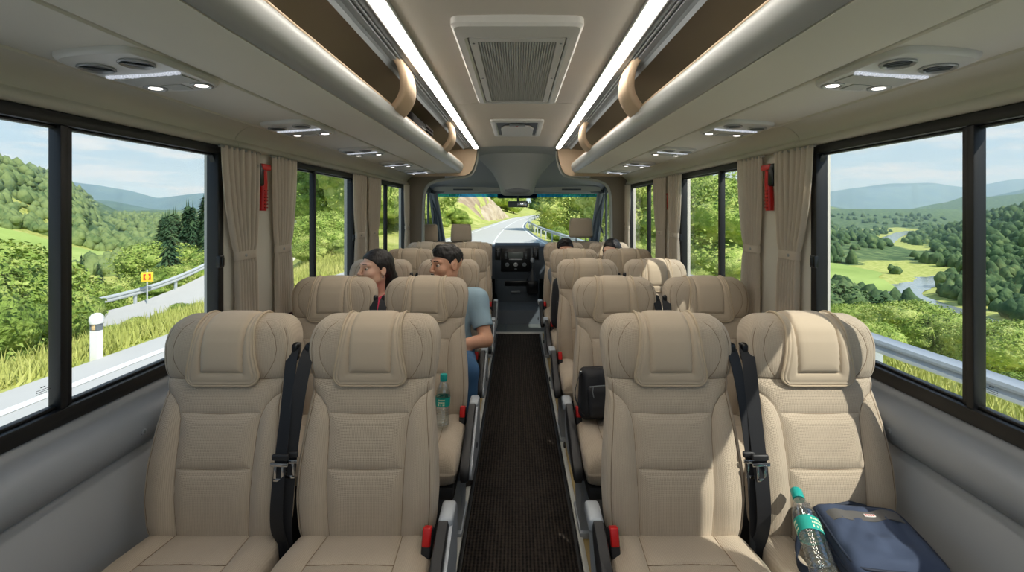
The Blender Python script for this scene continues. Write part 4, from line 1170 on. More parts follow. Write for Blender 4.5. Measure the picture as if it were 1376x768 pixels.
# meadows
def patch(name, cx, cy, rx_, ry_, rot, m, off=.5):
    V = [(cx, cy, float(H(cx, cy)) + off)]; F = []; K = 40; rings = 10
    for r_ in range(1, rings + 1):
        for k in range(K):
            a = 2 * PI * k / K; q = r_ / rings * (1 + .22 * math.sin(2 * a + 1) + .10 * math.sin(5 * a))
            u, v = math.cos(a) * rx_ * q, math.sin(a) * ry_ * q
            x, y = cx + u * math.cos(rot) - v * math.sin(rot), cy + u * math.sin(rot) + v * math.cos(rot)
            V.append((x, y, float(H(x, y)) + off))
    for k in range(K): F.append((0, 1 + k, 1 + (k + 1) % K))
    for r_ in range(rings - 1):
        for k in range(K): F.append((1 + r_ * K + k, 1 + r_ * K + (k + 1) % K, 1 + (r_ + 1) * K + (k + 1) % K, 1 + (r_ + 1) * K + k))
    return struct(link_mesh(name, V, F, m))
MEADOWS = [(-168, 205, 62, 40, .5), (-150, 168, 40, 16, .4), (146, 205, 34, 22, .9), (300, 430, 46, 20, .7), (215, 420, 50, 40, .5)]
for i, q in enumerate(MEADOWS): patch('meadow_ground.%03d' % i if i else 'meadow_ground', *q, M['field'], .9)

# distant ridges (real slopes far away)
def ridge(name, pts, depth, base, m, seed, rough=.09, back=True):
    """pts: crest points (x, y, z) in the land; slopes run down towards the road and away behind"""
    C = resample(pts, 90); V = []; F = []; prof = [(-1, 0), (-.75, .14), (-.5, .38), (-.3, .62), (-.14, .84), (0, 1), (.2, .8), (.6, .3), (1, 0)]
    K = len(prof)
    for i, c in enumerate(C):
        d = np.array([c[0], c[1]]); d = d / np.linalg.norm(d)
        for k, (a, hgt) in enumerate(prof):
            nz_ = float(fbm(c[0] / (depth * .35) + seed + a * 1.3, c[1] / (depth * .35) + k * .4, 4))
            spur = 1 + .5 * nz_ * (1 if 0 < k < K - 1 else 0)
            x, y = c[0] + d[0] * a * depth * spur, c[1] + d[1] * a * depth * spur
            z = base + (c[2] - base) * (hgt + (nz_ * rough * 1.6 if hgt < 1 else nz_ * rough * .35) * (hgt > 0))
            V.append((x, y, z))
    for i in range(len(C) - 1):
        for k in range(K - 1): F.append((i * K + k, (i + 1) * K + k, (i + 1) * K + k + 1, i * K + k + 1))
    o = link_mesh(name, V, F, m, None, True, None)
    sd = o.modifiers.new('detail', 'SUBSURF'); sd.levels = 2; sd.render_levels = 2
    struct(o); return o
def crest(d, lst): return [((px - 695) / 600 * d, d, 1.45 + (280 - py) / 600 * d) for px, py in lst]
ridge('hill_left', crest(620, [(-160, 196), (-60, 206), (0, 221), (40, 236), (75, 256), (112, 274), (150, 290)]), 260, -24, M['forest'], 3, .10)
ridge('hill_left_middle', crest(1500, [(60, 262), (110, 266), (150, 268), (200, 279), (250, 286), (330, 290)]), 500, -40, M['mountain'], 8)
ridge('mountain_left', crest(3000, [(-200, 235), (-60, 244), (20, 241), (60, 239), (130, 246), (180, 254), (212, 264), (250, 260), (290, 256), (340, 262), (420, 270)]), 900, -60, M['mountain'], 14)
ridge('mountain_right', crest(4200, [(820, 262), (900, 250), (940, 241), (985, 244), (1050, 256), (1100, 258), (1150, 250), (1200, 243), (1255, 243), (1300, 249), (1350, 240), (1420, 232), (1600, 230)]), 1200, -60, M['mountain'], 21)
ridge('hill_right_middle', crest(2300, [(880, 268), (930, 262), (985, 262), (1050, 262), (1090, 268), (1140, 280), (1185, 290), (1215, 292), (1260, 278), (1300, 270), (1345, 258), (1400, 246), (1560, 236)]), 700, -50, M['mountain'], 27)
ridge('hill_right_near', crest(1250, [(985, 282), (1060, 276), (1105, 274), (1150, 284), (1190, 296), (1215, 302)]), 350, -36, M['forest'], 33)

# ------------------------------------------------------------------ trees
def ico(sub):
    bm = bmesh.new(); bmesh.ops.create_icosphere(bm, subdivisions=sub, radius=1)
    V = np.array([v.co[:] for v in bm.verts]); F = np.array([[v.index for v in f.verts] for f in bm.faces]); bm.free(); return V, F
ICO = {k: ico(k) for k in (1, 2, 3)}
def n3(P, s, seed=0):
    return vnoise(P[:, 0] * s + seed, P[:, 1] * s + P[:, 2] * s * .7 + seed * 1.7) + vnoise(P[:, 2] * s + seed * .3, P[:, 0] * s * .6 - P[:, 1] * s + seed)
def crown_mesh(rng, h, w, lumps, leaves, sub=3, base=.22, leaf=.22):
    Vs = []; Fs = []; o = 0; tops = []
    for k in range(lumps):
        a = rng.uniform(0, 2 * PI); hz = rng.uniform(base, .92); prof = math.sin(PI * min(1, (hz - base) / (1 - base) * .8 + .16)) ** .7
        rr_ = w * .5 * prof * rng.uniform(.25, .62); c = np.array([math.cos(a) * rr_, math.sin(a) * rr_, h * hz])
        r_ = w * rng.uniform(.20, .32) * (.75 + .4 * prof)
        V, F = ICO[sub]; P = V * r_ * np.array([1, 1, .85]); P = .88 * P * (1 + .38 * n3(V * 1.0, 2.2, k * 3.1)[:, None] + .22 * n3(V, 6.0, k)[:, None]) + c
        Vs.append(P); Fs.append(F + o); o += len(P); tops.append((c, r_))
    V = np.concatenate(Vs); F = np.concatenate(Fs).tolist()
    # leaf sprays standing off the lumps
    Q = []; QF = []
    for k in range(leaves):
        c, r_ = tops[rng.integers(len(tops))]; d = rng.normal(size=3); d /= np.linalg.norm(d)
        if d[2] < -.5: d[2] *= -1
        p = c + d * r_ * rng.uniform(.80, 1.18) * np.array([1, 1, .9]); s = leaf * rng.uniform(.6, 1.4)
        t1 = np.cross(d + rng.normal(size=3) * .6, rng.normal(size=3)); t1 /= np.linalg.norm(t1); t2 = np.cross(t1, d + rng.normal(size=3) * .4); t2 /= np.linalg.norm(t2)
        b = o + len(Q); Q += [p - t1 * s * .5, p + t2 * s * .32, p + t1 * s * .5, p - t2 * s * .32]; QF.append([b, b + 1, b + 2, b + 3])
    P_ = np.concatenate([V, np.array(Q)]) if Q else V
    P_[:, 2] *= h / np.percentile(P_[:, 2], 99.6)
    return P_, F + QF
def trunk_mb(rng, h, r):
    mb = MB(); mb.tube([(0, 0, -.6), (rng.uniform(-.1, .1), rng.uniform(-.1, .1), h * .3), (rng.uniform(-.2, .2), rng.uniform(-.2, .2), h * .62)], [r * 1.3, r, r * .5], 8)
    for k in range(4):
        a = rng.uniform(0, 2 * PI); z = h * rng.uniform(.25, .5); mb.tube([(0, 0, z), (math.cos(a) * h * .09, math.sin(a) * h * .09, z + h * .13), (math.cos(a) * h * .16, math.sin(a) * h * .16, z + h * .2)], [r * .5, r * .35, r * .15], 6)
    return mb
def conifer_mesh(rng, h, w):
    V = []; F = []; lay = 11
    for k in range(lay):
        f = k / (lay - 1); z0 = h * (.10 + .84 * f); R_ = w * .5 * (1 - f) ** .85 + .08; dz = h * .15 * (1 - .35 * f); K = 22
        b = len(V); V.append((0, 0, z0 + dz * .75))
        for j in range(K):
            a = 2 * PI * j / K + k; q = R_ * (rng.uniform(.8, 1.12) if j % 2 else rng.uniform(.45, .66)); V.append((math.cos(a) * q, math.sin(a) * q, z0 - dz * (.28 if j % 2 else -.02) * rng.uniform(.6, 1.3)))
        c = len(V); V.append((0, 0, z0 + dz * .15))
        for j in range(K): F.append((b, b + 1 + j, b + 1 + (j + 1) % K)); F.append((c, b + 1 + (j + 1) % K, b + 1 + j))
    # needles sprays
    for k in range(700):
        f = rng.random() ** .8; a = rng.uniform(0, 2 * PI); R_ = (w * .5 * (1 - f) ** .85 + .05) * rng.uniform(.55, 1.02); p = np.array([math.cos(a) * R_, math.sin(a) * R_, h * (.08 + .86 * f) - .05 * R_])
        d = np.array([math.cos(a), math.sin(a), -.35]) * w * .09; sd = np.array([-math.sin(a), math.cos(a), .2]) * w * .03
        b = len(V); V += [tuple(p - sd), tuple(p + d), tuple(p + sd)]; F.append((b, b + 1, b + 2))
    return V, F

TR = np.random.default_rng(42)
PROTO = {}
def proto(kind, i):
    """(crown mesh, trunk mesh) shared by every tree of that variant"""
    if (kind, i) in PROTO: return PROTO[kind, i]
    if kind == 'conifer':
        V, F = conifer_mesh(TR, 1.0 * 10, 3.6 + .5 * i); cm = M['conifer']
        o = link_mesh('crown', V, F, cm, None, False); tr = MB().tube([(0, 0, -.8), (0, 0, 3)], [.22, .16], 8).build('trunk', M['bark'])
    elif kind == 'bush':
        V, F = crown_mesh(TR, 2.0, 2.6, 12, 26000, 3, .12, .075); o = link_mesh('foliage', V, F, M['leaf'], None, True, None); tr = MB().tube([(0, 0, -.3), (.03, .02, .6)], [.06, .04], 6).build('stem', M['bark'])
    elif kind == 'near':
        V, F = crown_mesh(TR, 8.0, 6.2, 24, 26000, 3, .24, .20); o = link_mesh('crown', V, F, M['leaf'], None, True, None); tr = trunk_mb(TR, 8, .17).build('trunk', M['bark'])
    else:
        V, F = crown_mesh(TR, 8.0, 6.8, 13, 1500, 2, .16, .55); o = link_mesh('crown', V, F, M['leaf_mid'] if i % 3 else M['leaf_dark'], None, True, None); tr = trunk_mb(TR, 8, .19).build('trunk', M['bark'])
    PROTO[kind, i] = (o.data, tr.data)
    nm = o.name.split('.')[0], tr.name.split('.')[0]
    bpy.data.objects.remove(o); bpy.data.objects.remove(tr); return PROTO[kind, i]
def plant(kind, name, label, cat, group, x, y, h, var=None, parts=True, wsc=1.0, dz=0.0):
    i = int(TR.integers(4)) if var is None else var
    base = {'conifer': 10, 'bush': 2.0, 'near': 8.0}.get(kind, 8.0)
    s = h / base; z = float(H(x, y)) - .1 + dz
    cm, tm = proto(kind, i); rz = float(TR.uniform(0, 2 * PI))
    w_ = s * wsc * float(TR.uniform(.9, 1.12))
    if parts:
        t = thing(name, label, cat, (x, y, z), rz, group); t.scale = (w_, w_, s)
        a = bpy.data.objects.new('foliage' if kind == 'bush' else 'crown', cm); COL.objects.link(a); a.parent = t
        b = bpy.data.objects.new('stem' if kind == 'bush' else 'trunk', tm); COL.objects.link(b); b.parent = t
    else:
        a = bpy.data.objects.new(name, cm); COL.objects.link(a); a.location = (x, y, z); a.rotation_euler = (0, 0, rz); a.scale = (w_, w_, s); tag(a, label, cat, group)
U = lambda a, b: float(TR.uniform(a, b))
# big leafy bushes close by the left windows
LB_ = 'leafy green bush on the slope right outside the left rear window'
for x, y, h in [q_ for q_ in [(-9.6, 6.6, 2.9), (-10.8, 7.9, 3.5), (-12.4, 9.4, 4.4), (-10.4, 9.2, 2.6), (-13.6, 11.2, 4.6), (-15.4, 9.8, 4.6), (-11.6, 6.2, 3.4), (-14.6, 13.0, 4.6), (-12.9, 7.4, 3.8), (-17.5, 12.0, 5.2), (-16.4, 14.2, 3.6), (-9.2, 7.7, 1.5), (-19.5, 14.5, 5.5), (-14, 7.2, 4.4), (-17, 9.2, 5.2)] if -q_[0] / q_[1] > 1.30] + [(-13.2, 8.6, 3.6), (-15.5, 10.6, 4.0), (-18.2, 12.6, 4.4), (-11.9, 8.3, 2.2)]:
    plant('bush', 'roadside_bush', LB_, 'bush', 'roadside bushes left', x, y, min(h, 1.25 - .012 * x * 0 - .022 * math.hypot(x, y) - float(H(x, y))), wsc=1.1)
# low verge bushes inside the bend
for k in range(9):
    plant('bush', 'verge_shrub', 'low yellow green shrub on the verge beside the left bend', 'shrub', 'verge shrubs left', U(-11.5, -8.2), U(9.5, 17), U(.35, .7))
# mixed trees behind the bend
for k in range(46):
    t_ = U(.68, 1.25); d = U(24, 62); x, y = -t_ * d, d
    if x > -19.5: continue
    plant('near', 'valley_tree', 'broadleaf tree below the road bend outside the left window', 'tree', 'trees below the left bend', x, y, max(2.2, min(U(6, 12), 1.45 - d * (U(.15, .21) if .80 < t_ < 1.04 else U(.07, .15)) - float(H(x, y)))), wsc=1.2)
for k in range(34):
    d = U(38, 85); t_ = U(.60, .80); hh = 1.45 + d * (.060 - .50 * (t_ - .66)) * U(.7, 1.1) - float(H(-t_ * d, d)); plant('conifer', 'conifer_tree', 'tall dark conifer on the slope outside the left window', 'tree', 'conifers on the left slope', -t_ * d, d, max(4, hh), wsc=.75)
for k in range(14):
    d = U(60, 120); t_ = U(.83, 1.15); plant('conifer', 'conifer_tree', 'tall dark conifer on the slope outside the left window', 'tree', 'conifers on the left slope', -t_ * d, d, U(6, 9), wsc=.8)
# bank seen through the second and third windows on the left
for k in range(30):
    t_ = U(.20, .54); d = U(17, 46); x, y = -t_ * d, d
    if x > float(Lx(y)) - 3.0 or t_ + 4.2 / d > .60: continue
    plant('near', 'bank_tree', 'leafy tree on the grassy bank outside the left middle windows', 'tree', 'trees on the left bank', x, y, U(5.5, 9.5))
for k in range(26):
    y = U(15, 60); x = float(Lx(y)) - U(1.6, 7); plant('bush', 'bank_shrub', 'light green shrub on the bank left of the road', 'shrub', 'shrubs on the left bank', x, y, U(.7, 2.2))
# woods ahead, left and right of the road
for k in range(48):
    y = U(36, 150); x = float(Lx(y)) - U(3.2, 22)
    if -x / y > .42: continue
    if 64 < y < 104 and float(Lx(y)) - x < 8.0 or y < 66 and float(Lx(y)) - x < 4.4: continue
    plant('near', 'cliff_tree', 'bright green tree around the rock cutting ahead', 'tree', 'trees by the rock cutting', x, y, U(4.5, 8.0))
for k in range(40):
    y = U(34, 170); x = float(Rx(y)) + U(4.0, 30); plant('near', 'woodland_tree', 'bright green tree right of the road ahead', 'tree', 'trees right of the road ahead', x, y, U(4.5, 8.0))
for k in range(30):
    y = U(200, 300); x = U(-30, 80); plant('wood', 'far_woodland_tree', 'distant green tree closing off the road ahead', 'tree', 'trees beyond the far bend', x, y, U(10, 17))
for k in range(22):
    y = U(14, 60); x = float(Rx(y)) + U(1.4, 4.5); plant('bush', 'guard_rail_shrub', 'light green shrub growing behind the right guard rail', 'shrub', 'shrubs behind the right guard rail', x, y, U(.5, 1.3))
# slope below the right windows
for k in range(30):
    t_ = U(.24, .56); d = U(22, 60); x, y = t_ * d, d
    plant('near', 'slope_tree', 'leafy tree on the slope outside the right middle windows', 'tree', 'trees on the right slope', x, y, U(5.0, 8.0), dz=-1.0)
for k in range(52):
    t_ = U(.56, 1.25); d = U(24, 66); x, y = t_ * d, d
    if x < 18: continue
    gz = float(H(x, y)); lim = 1.45 - d * (.215 if d > 34 else .255)      # keeps the view of the river open
    h_ = min(U(5, 9), lim - gz)
    if h_ < 2.2: continue
    plant('near', 'river_slope_tree', 'dark leafy tree on the slope above the river', 'tree', 'trees above the river', x, y, h_, wsc=1.15)
for k in range(26):
    plant('bush', 'slope_shrub', 'yellow green shrub below the guard rail outside the right window', 'shrub', 'shrubs on the right slope', U(7.5, 17), U(6, 20), U(.5, 1.0))
# valley woods, individually near, as one wood farther out
def free(x, y, m=2.0):
    for (cx, cy, rx_, ry_, rot) in MEADOWS:
        dx, dy = x - cx, y - cy; u = dx * math.cos(rot) + dy * math.sin(rot); v = -dx * math.sin(rot) + dy * math.cos(rot)
        if (u / (rx_ * 1.08 + m)) ** 2 + (v / (ry_ * 1.08 + m)) ** 2 < 1: return False
    if x < 0 and .78 < -x / y < 1.06 and y < 135: return False
    if y > 55 and x > 40 and abs(x - float(river_x(y))) < float(np.interp(y, RVY, RVW)) + 4.5: return False
    return True
wood = []
while len(wood) < 7600:
    if TR.random() < .55:
        t_ = U(.30, 1.35); d = 62 * (900 / 62) ** (TR.random() ** .8); x, y = t_ * d, d
        q = x - float(right_bank(y))
        if q < 0 and TR.random() < (.55 if x > float(river_x(y)) - 60 else .25): continue
    else:
        t_ = U(.42, 1.35); d = 70 * (800 / 70) ** (TR.random() ** .8); x, y = -t_ * d, d
    if not free(x, y): continue
    wood.append((x, y))
wood.sort(key=lambda p: math.hypot(*p))
cnt = 0
for (x, y) in wood[:230]:
    left = x < 0
    plant('wood', 'woodland_tree', 'broadleaf tree in the valley woods outside the %s windows' % ('left' if left else 'right'), 'tree', 'valley woods ' + ('left' if left else 'right'), x, y, U(5.5, 9), parts=False)
rest = np.array(wood[230:]); zz_ = H(rest[:, 0], rest[:, 1])
for side, nm in ((-1, 'left'), (1, 'right')):
    sel = [(p, z) for p, z in zip(rest, zz_) if p[0] * side > 0]
    Vs = []; Fs = []; o_ = 0
    vart = []
    for k in range(8):
        V, F = ICO[2]; P = V * (1 + .35 * n3(V, 2.0, k * 5)[:, None] + .2 * n3(V, 5, k)[:, None]); P = P * (np.array([1, 1, 1]) * np.where(V[:, 2:3] > 0, 1, 1)); P[:, :2] *= (1 - .33 * np.clip(V[:, 2:3], -.3, 1)); P[:, 2] *= 1.15; vart.append((P, F))
    vlow = []
    for k in range(6):
        V, F = ICO[1]; P = V * (1 + .16 * TR.normal(size=(len(V), 1))); P[:, :2] *= (1 - .3 * V[:, 2:3]); vlow.append((P, F))
    for p, z in sel:
        d = math.hypot(*p); r_ = U(1.7, 3.5) * (1 + .3 * (d > 400)); bank = vart if d < 330 else vlow
        V, F = bank[int(TR.integers(len(bank)))]; P = V * np.array([r_, r_, r_ * U(.8, 1.7)]) + np.array([p[0], p[1], z + r_ * .55])
        Vs.append(P); Fs.append(F + o_); o_ += len(P)
        if d < 330:
            for _ in range(2):
                V, F = bank[int(TR.integers(len(bank)))]; q_ = r_ * U(.5, .7); a = U(0, 6.28); P = V * q_ + np.array([p[0] + math.cos(a) * r_ * .7, p[1] + math.sin(a) * r_ * .7, z + r_ * U(.7, 1.2)]); Vs.append(P); Fs.append(F + o_); o_ += len(P)
    me = bpy.data.meshes.new('forest'); V = np.concatenate(Vs); F = np.concatenate(Fs)
    me.vertices.add(len(V)); me.vertices.foreach_set('co', V.astype(np.float32).ravel()); me.loops.add(F.size); me.loops.foreach_set('vertex_index', F.astype(np.int32).ravel())
    me.polygons.add(len(F)); me.polygons.foreach_set('loop_start', np.arange(0, F.size, 3, dtype=np.int32)); me.polygons.foreach_set('use_smooth', np.ones(len(F), dtype=bool)); me.update(calc_edges=True)
    me.materials.append(M['forest']); fo = bpy.data.objects.new('forest', me); COL.objects.link(fo)
    tag(fo, 'dense green forest covering the far valley sides outside the %s windows' % nm, 'forest', None, 'stuff')

# grass tufts on both verges
def tufts(nm, label, pts):
    V = []; F = []
    for (x, y) in pts:
        z = float(H(x, y)); a = U(0, PI); hgt = U(.10, .34); b = len(V)
        for k in range(5):
            a = U(0, 2 * PI); ox, oy = U(-.12, .12), U(-.12, .12); lx, ly = math.cos(a) * .018, math.sin(a) * .018; bx, by = U(-.12, .12), U(-.12, .12); h_ = hgt * U(.6, 1.1)
            b = len(V); V += [(x + ox - lx, y + oy - ly, z - .02), (x + ox + lx, y + oy + ly, z - .02), (x + ox + bx, y + oy + by, z + h_)]; F.append((b, b + 1, b + 2))
    o = link_mesh('grass', V, F, M['grass'], None, False); tag(o, label, 'grass', None, 'stuff')
tufts('grass', 'blurred yellow green grass on the verge outside the left windows', [(float(Lx(y_)) - .15 - abs(TR.normal()) * 2.6, y_) for y_ in [U(3.5, 22) for _ in range(5200)]])
tufts('grass', 'yellow green grass below the guard rail outside the right windows', [(4.5 + abs(TR.normal()) * 3.4, y_) for y_ in [U(2.5, 20) for _ in range(5200)]])

# small far houses
for x, y, w_, lab in [(-173, 242, 9, 'white farmhouse roof among trees beyond the left meadow'), (-92, 128, 5, 'white shed roof beside the conifers outside the left window'), (70, 230, 9, 'pale house by the trees outside the right middle window')]:
    z = float(H(x, y)); t = thing('farm_house', lab, 'house', (x, y, z), U(0, 3))
    MB().box(-w_ * .6, w_ * .6, -w_ * .35, w_ * .35, -2, 3.6).build('house_wall', mat('house_white', (232, 230, 222), .8), t)
    MB().prism([(-w_ * .42, 3.4), (w_ * .42, 3.4), (0, 3.4 + w_ * .3)], -w_ * .64, w_ * .64, axis='x').build('roof', mat('house_roof', (214, 212, 206), .7), t)
    f = MB()
    for q in (-.3, .3): f.box(q * w_ - .5, q * w_ + .5, -w_ * .355, -w_ * .34, 1.2, 2.4)
    f.build('window', M['black_gloss'], t)

# haze hanging in the valley beyond the first hundreds of metres
def haze():
    m = bpy.data.materials.new('valley_haze'); m.use_nodes = True
    g = NT(m.node_tree)
    for nd in list(g.n):
        if nd.type == 'BSDF_PRINCIPLED': g.n.remove(nd)
    out = [x for x in g.n if x.type == 'OUTPUT_MATERIAL'][0]
    vs = g.new('ShaderNodeVolumeScatter'); vs.inputs['Color'].default_value = (.54, .75, 1.0, 1); vs.inputs['Density'].default_value = HAZE; vs.inputs['Anisotropy'].default_value = 0.0
    g.link(vs.outputs[0], out.inputs['Volume'])
    o = MB().box(-6500, 6500, 240, 6500, -120, 420).build('valley_haze', m, None, False)
    tag(o, 'thin bluish haze over the far valley and mountains', 'haze', None, 'stuff')
HAZE = .00026
haze()
# rock cutting beside the first bend ahead
def cliff():
    ny_, nt = 90, 40; V = []; F = []
    for i in range(ny_):
        y = 66 + 40 * i / (ny_ - 1); e = math.sin(PI * i / (ny_ - 1)) ** .6
        for j in range(nt):
            t_ = j / (nt - 1); d0 = .9 + 7.5 * t_ ** 1.15; hgt = 5.2 * e * (1 - (1 - min(1, t_ * 1.5)) ** 1.8)
            nz = float(fbm(y / 3.2 + t_ * 2, t_ * 5 + 3, 4)) * 1.5 * e * math.sin(PI * min(1, t_ + .08))
            ridge_ = abs(float(vnoise(y / 1.7 + 5, t_ * 2.2))) * 1.2 * e
            V.append((float(Lx(y)) - d0 + nz * .55 - ridge_ * .5, y + nz * .3, -.85 + hgt + nz * .35))
    for i in range(ny_ - 1):
        for j in range(nt - 1): F.append((i * nt + j, i * nt + j + 1, (i + 1) * nt + j + 1, (i + 1) * nt + j))
    struct(link_mesh('rock_cliff', V, F, M['rock'], None, True, 30))
cliff()

# pale rail fence on the grassy bank
t = thing('rail_fence', 'pale horizontal rail fence on the grassy bank outside the left middle window', 'fence', (-13.2, 27.5, float(H(-13.2, 27.5))))
zb_ = .55 - float(H(-13.2, 27.5))
MB().box(-3.2, 3.2, -.04, .04, zb_, zb_ + .16, .01).build('rail', M['galv'], t)
MB().box(-3.2, 3.2, -.04, .04, zb_ - .45, zb_ - .33, .01).build('rail', M['galv'], t)
for q in (-3, -1, 1, 3): MB().box(q - .07, q + .07, .0, .12, -.4, zb_ + .2, .01).build('post', M['bark'], t)
# ------------------------------------------------------------------ things in the cabin
# service panels under the racks: vents, speaker, lamps
M['mesh_grey'] = mat('speaker_mesh', (196, 197, 192), .6, .2, bump=(900, .5, .002))
def service_panel(label, s, y):
    t = thing('overhead_service_panel', label, 'overhead panel', (s * 1.01, y, 1.8205), 0, 'overhead service panels')
    tilt = s * math.atan2(.017, .259)                # follows the slope of the channel panel
    t.rotation_euler = (0, tilt, 0)
    out = [(-.115, -.150), (-.125, .08), (-.118, .135), (-.085, .168), (-.02, .172), (.06, .160), (.105, .12), (.112, .0), (.108, -.14), (.06, -.168), (-.07, -.172)]
    C = chaikin([(s * a, b, 0) for a, b in out], 3, True)
    V = []; F = []; K = len(C)
    for sc, z in ((1.0, .004), (1.0, -.003), (.975, -.009), (.93, -.0115), (.90, -.010), (.86, -.0095)):
        for p in C: V.append((p.x * sc, p.y * (1 - (1 - sc) * .7), z))
    for i in range(5):
        for k in range(K): F.append((i * K + k, i * K + (k + 1) % K, (i + 1) * K + (k + 1) % K, (i + 1) * K + k))
    F.append(tuple(5 * K + k for k in range(K)))
    MB().add(V, F).build('housing', M['vent_body'], t, True, 40)
    R_ = lambda x, y_: Matrix.Translation((s * x, y_, -.0095)) @ Matrix.Rotation(PI, 4, 'X')
    for (x, y_) in ((-.055, -.085), (.058, -.072)):
        v = MB().lathe([(.038, 0), (.038, .004), (.035, .0058), (.032, .003), (.030, .001), (.029, .0012)], n=28, M=R_(x, y_)).build('air_vent', M['silver'], t)
        MB().lathe([(.029, .0), (.029, .0016), (.001, .0018)], n=24, M=R_(x, y_)).build('vent_throat', M['black_gloss'], v)
        f = MB()
        for q in (-.016, 0, .016):
            w_ = math.sqrt(.0285 ** 2 - q * q); f.rbox((s * x + q * .7, y_ + q * .7, -.0125), (.004, 2 * w_ * .96, .004), .001, 1, Euler((0, .5, PI / 4 * s)))
        f.build('vane', M['cabmid'], v)
    cr = MB(); rr_ = random.Random(4)
    cpts = np.linspace(-.098, .090, 24)
    for q in cpts: cr.rbox((s * q, -.005 + .006 * math.cos(q * 16), -.0125), (.008, .013, .007), .002, 1, Euler((rr_.uniform(-.4, .4), rr_.uniform(-.4, .4), rr_.uniform(-.5, .5))))
    cr.build('crystal_bar', M['crystal'], t)
    MB().prism([(s * a, b) for a, b in [(-.09, .018), (.085, .018), (.085, .082), (-.095, .082)]], -.0128, -.0094, axis='z').build('speaker_grille', M['mesh_grey'], t)
    MB().prism([(s * a, b) for a, b in [(-.03, .096), (.028, .096), (.028, .145), (-.03, .150)]], -.0122, -.0094, axis='z').build('switch_plate', M['mesh_grey'], t)
    for (x, y_) in ((-.072, .122), (.062, .118)):
        l = MB().lathe([(.030, 0), (.030, .003), (.025, .0045), (.021, .002)], n=24, M=R_(x, y_)).build('reading_lamp', M['silver'], t)
        MB().lathe([(.017, .0), (.017, .0022), (.010, .0034), (.001, .0038)], n=20, M=R_(x, y_)).build('lamp_lens', M['lamp'], l)
    return t
for s, nm in ((-1, 'left'), (1, 'right')):
    for k, y in enumerate((1.205, 2.06, 2.90, 3.72, 4.50)):
        service_panel('grey vent and reading lamp panel under the %s rack, %s from the camera' % (nm, ORD[k]), s, y)

# ceiling air conditioning grille
t = thing('ceiling_grille', 'large rectangular perforated air conditioning grille on the ceiling', 'air vent', (0, 2.11, 2.098))
def ring(mb, ox, oy0, oy1, ix, iy0, iy1, z0, z1, r=.0):
    mb.box(-ox, -ix, oy0, oy1, z0, z1, r); mb.box(ix, ox, oy0, oy1, z0, z1, r); mb.box(-ox, ox, oy0, iy0, z0, z1, r); mb.box(-ox, ox, iy1, oy1, z0, z1, r)
def rrect(hx, y0, y1, r):
    P = []
    for cx, cy, a0 in ((hx - r, y1 - r, 0), (-hx + r, y1 - r, 90), (-hx + r, y0 + r, 180), (hx - r, y0 + r, 270)):
        for k in range(7): a = math.radians(a0 + 15 * k); P.append((cx + r * math.cos(a), cy + r * math.sin(a)))
    return P
def plate(levels):
    V = []; F = []; K = 28
    for P, z in levels:
        for p in P: V.append((p[0], p[1], z))
    for i in range(len(levels) - 1):
        for k in range(K): F.append((i * K + k, i * K + (k + 1) % K, (i + 1) * K + (k + 1) % K, (i + 1) * K + k))
    return MB().add(V, F)
plate([(rrect(.232, -.585, .565, .03), .02), (rrect(.232, -.585, .565, .03), -.012), (rrect(.222, -.575, .557, .03), -.022), (rrect(.195, -.485, .532, .025), -.026), (rrect(.185, -.475, .526, .02), -.018), (rrect(.185, -.475, .526, .02), .0)]).build('surround', M['vent_body'], t, True, 30)
plate([(rrect(.180, -.470, .521, .018), .0), (rrect(.180, -.470, .521, .018), -.020), (rrect(.176, -.466, .517, .018), -.024), (rrect(.150, -.438, .500, .012), -.024), (rrect(.150, -.438, .500, .012), .0)]).build('inner_frame', M['vent_body'], t, True, 30)
MB().box(-.152, .152, -.44, .502, -.006, -.003).build('dark_cavity', M['dark_plastic'], t)
MB().box(-.185, .185, -.475, .526, -.004, -.001).build('shadow_gap', M['black_rubber'], t)
f = MB()
for k in range(31): x = -.15 + .30 * k / 30; f.box(x - .0024, x + .0024, -.438, .5, -.022, -.016)
for k in range(78): y = -.438 + .938 * k / 77; f.box(-.15, .15, y - .0022, y + .0022, -.0205, -.0165)
f.build('perforated_panel', M['mesh_grey'], t, False)
for x in (-.165, .165):
    for y in (-.42, .03, .48): MB().lathe([(.005, 0), (.005, .002), (.002, .003)], n=12, M=Matrix.Translation((x, y, -.0235)) @ Matrix.Rotation(PI, 4, 'X')).build('screw', M['cabmid'], t)
# roof hatch
t = thing('ceiling_hatch', 'small recessed ceiling hatch with dark slot ahead of the large grille', 'hatch', (0, 3.62, 2.10))
plate([(rrect(.200, -.33, .36, .03), .02), (rrect(.200, -.33, .36, .03), -.006), (rrect(.190, -.32, .35, .03), -.011), (rrect(.165, -.29, .315, .03), -.011), (rrect(.155, -.28, .305, .03), .0)]).build('hatch_frame', M['vent_body'], t, True, 30)
MB().box(-.158, .158, -.285, .31, -.003, .002).build('recess', M['dark_plastic'], t)
MB().prism([(-.13, .30), (.13, .30), (.13, -.05), (.10, -.14), (.05, -.16), (-.05, -.16), (-.10, -.14), (-.13, -.05)], -.014, -.004, axis='z').build('flap', M['vent_body'], t)
MB().rbox((0, -.20, -.010), (.12, .07, .012), .004).build('handle', M['cabmid'], t)
MB().rbox((0, -.165, -.0175), (.014, .014, .004), .001).build('red_catch', M['red_plastic'], t)

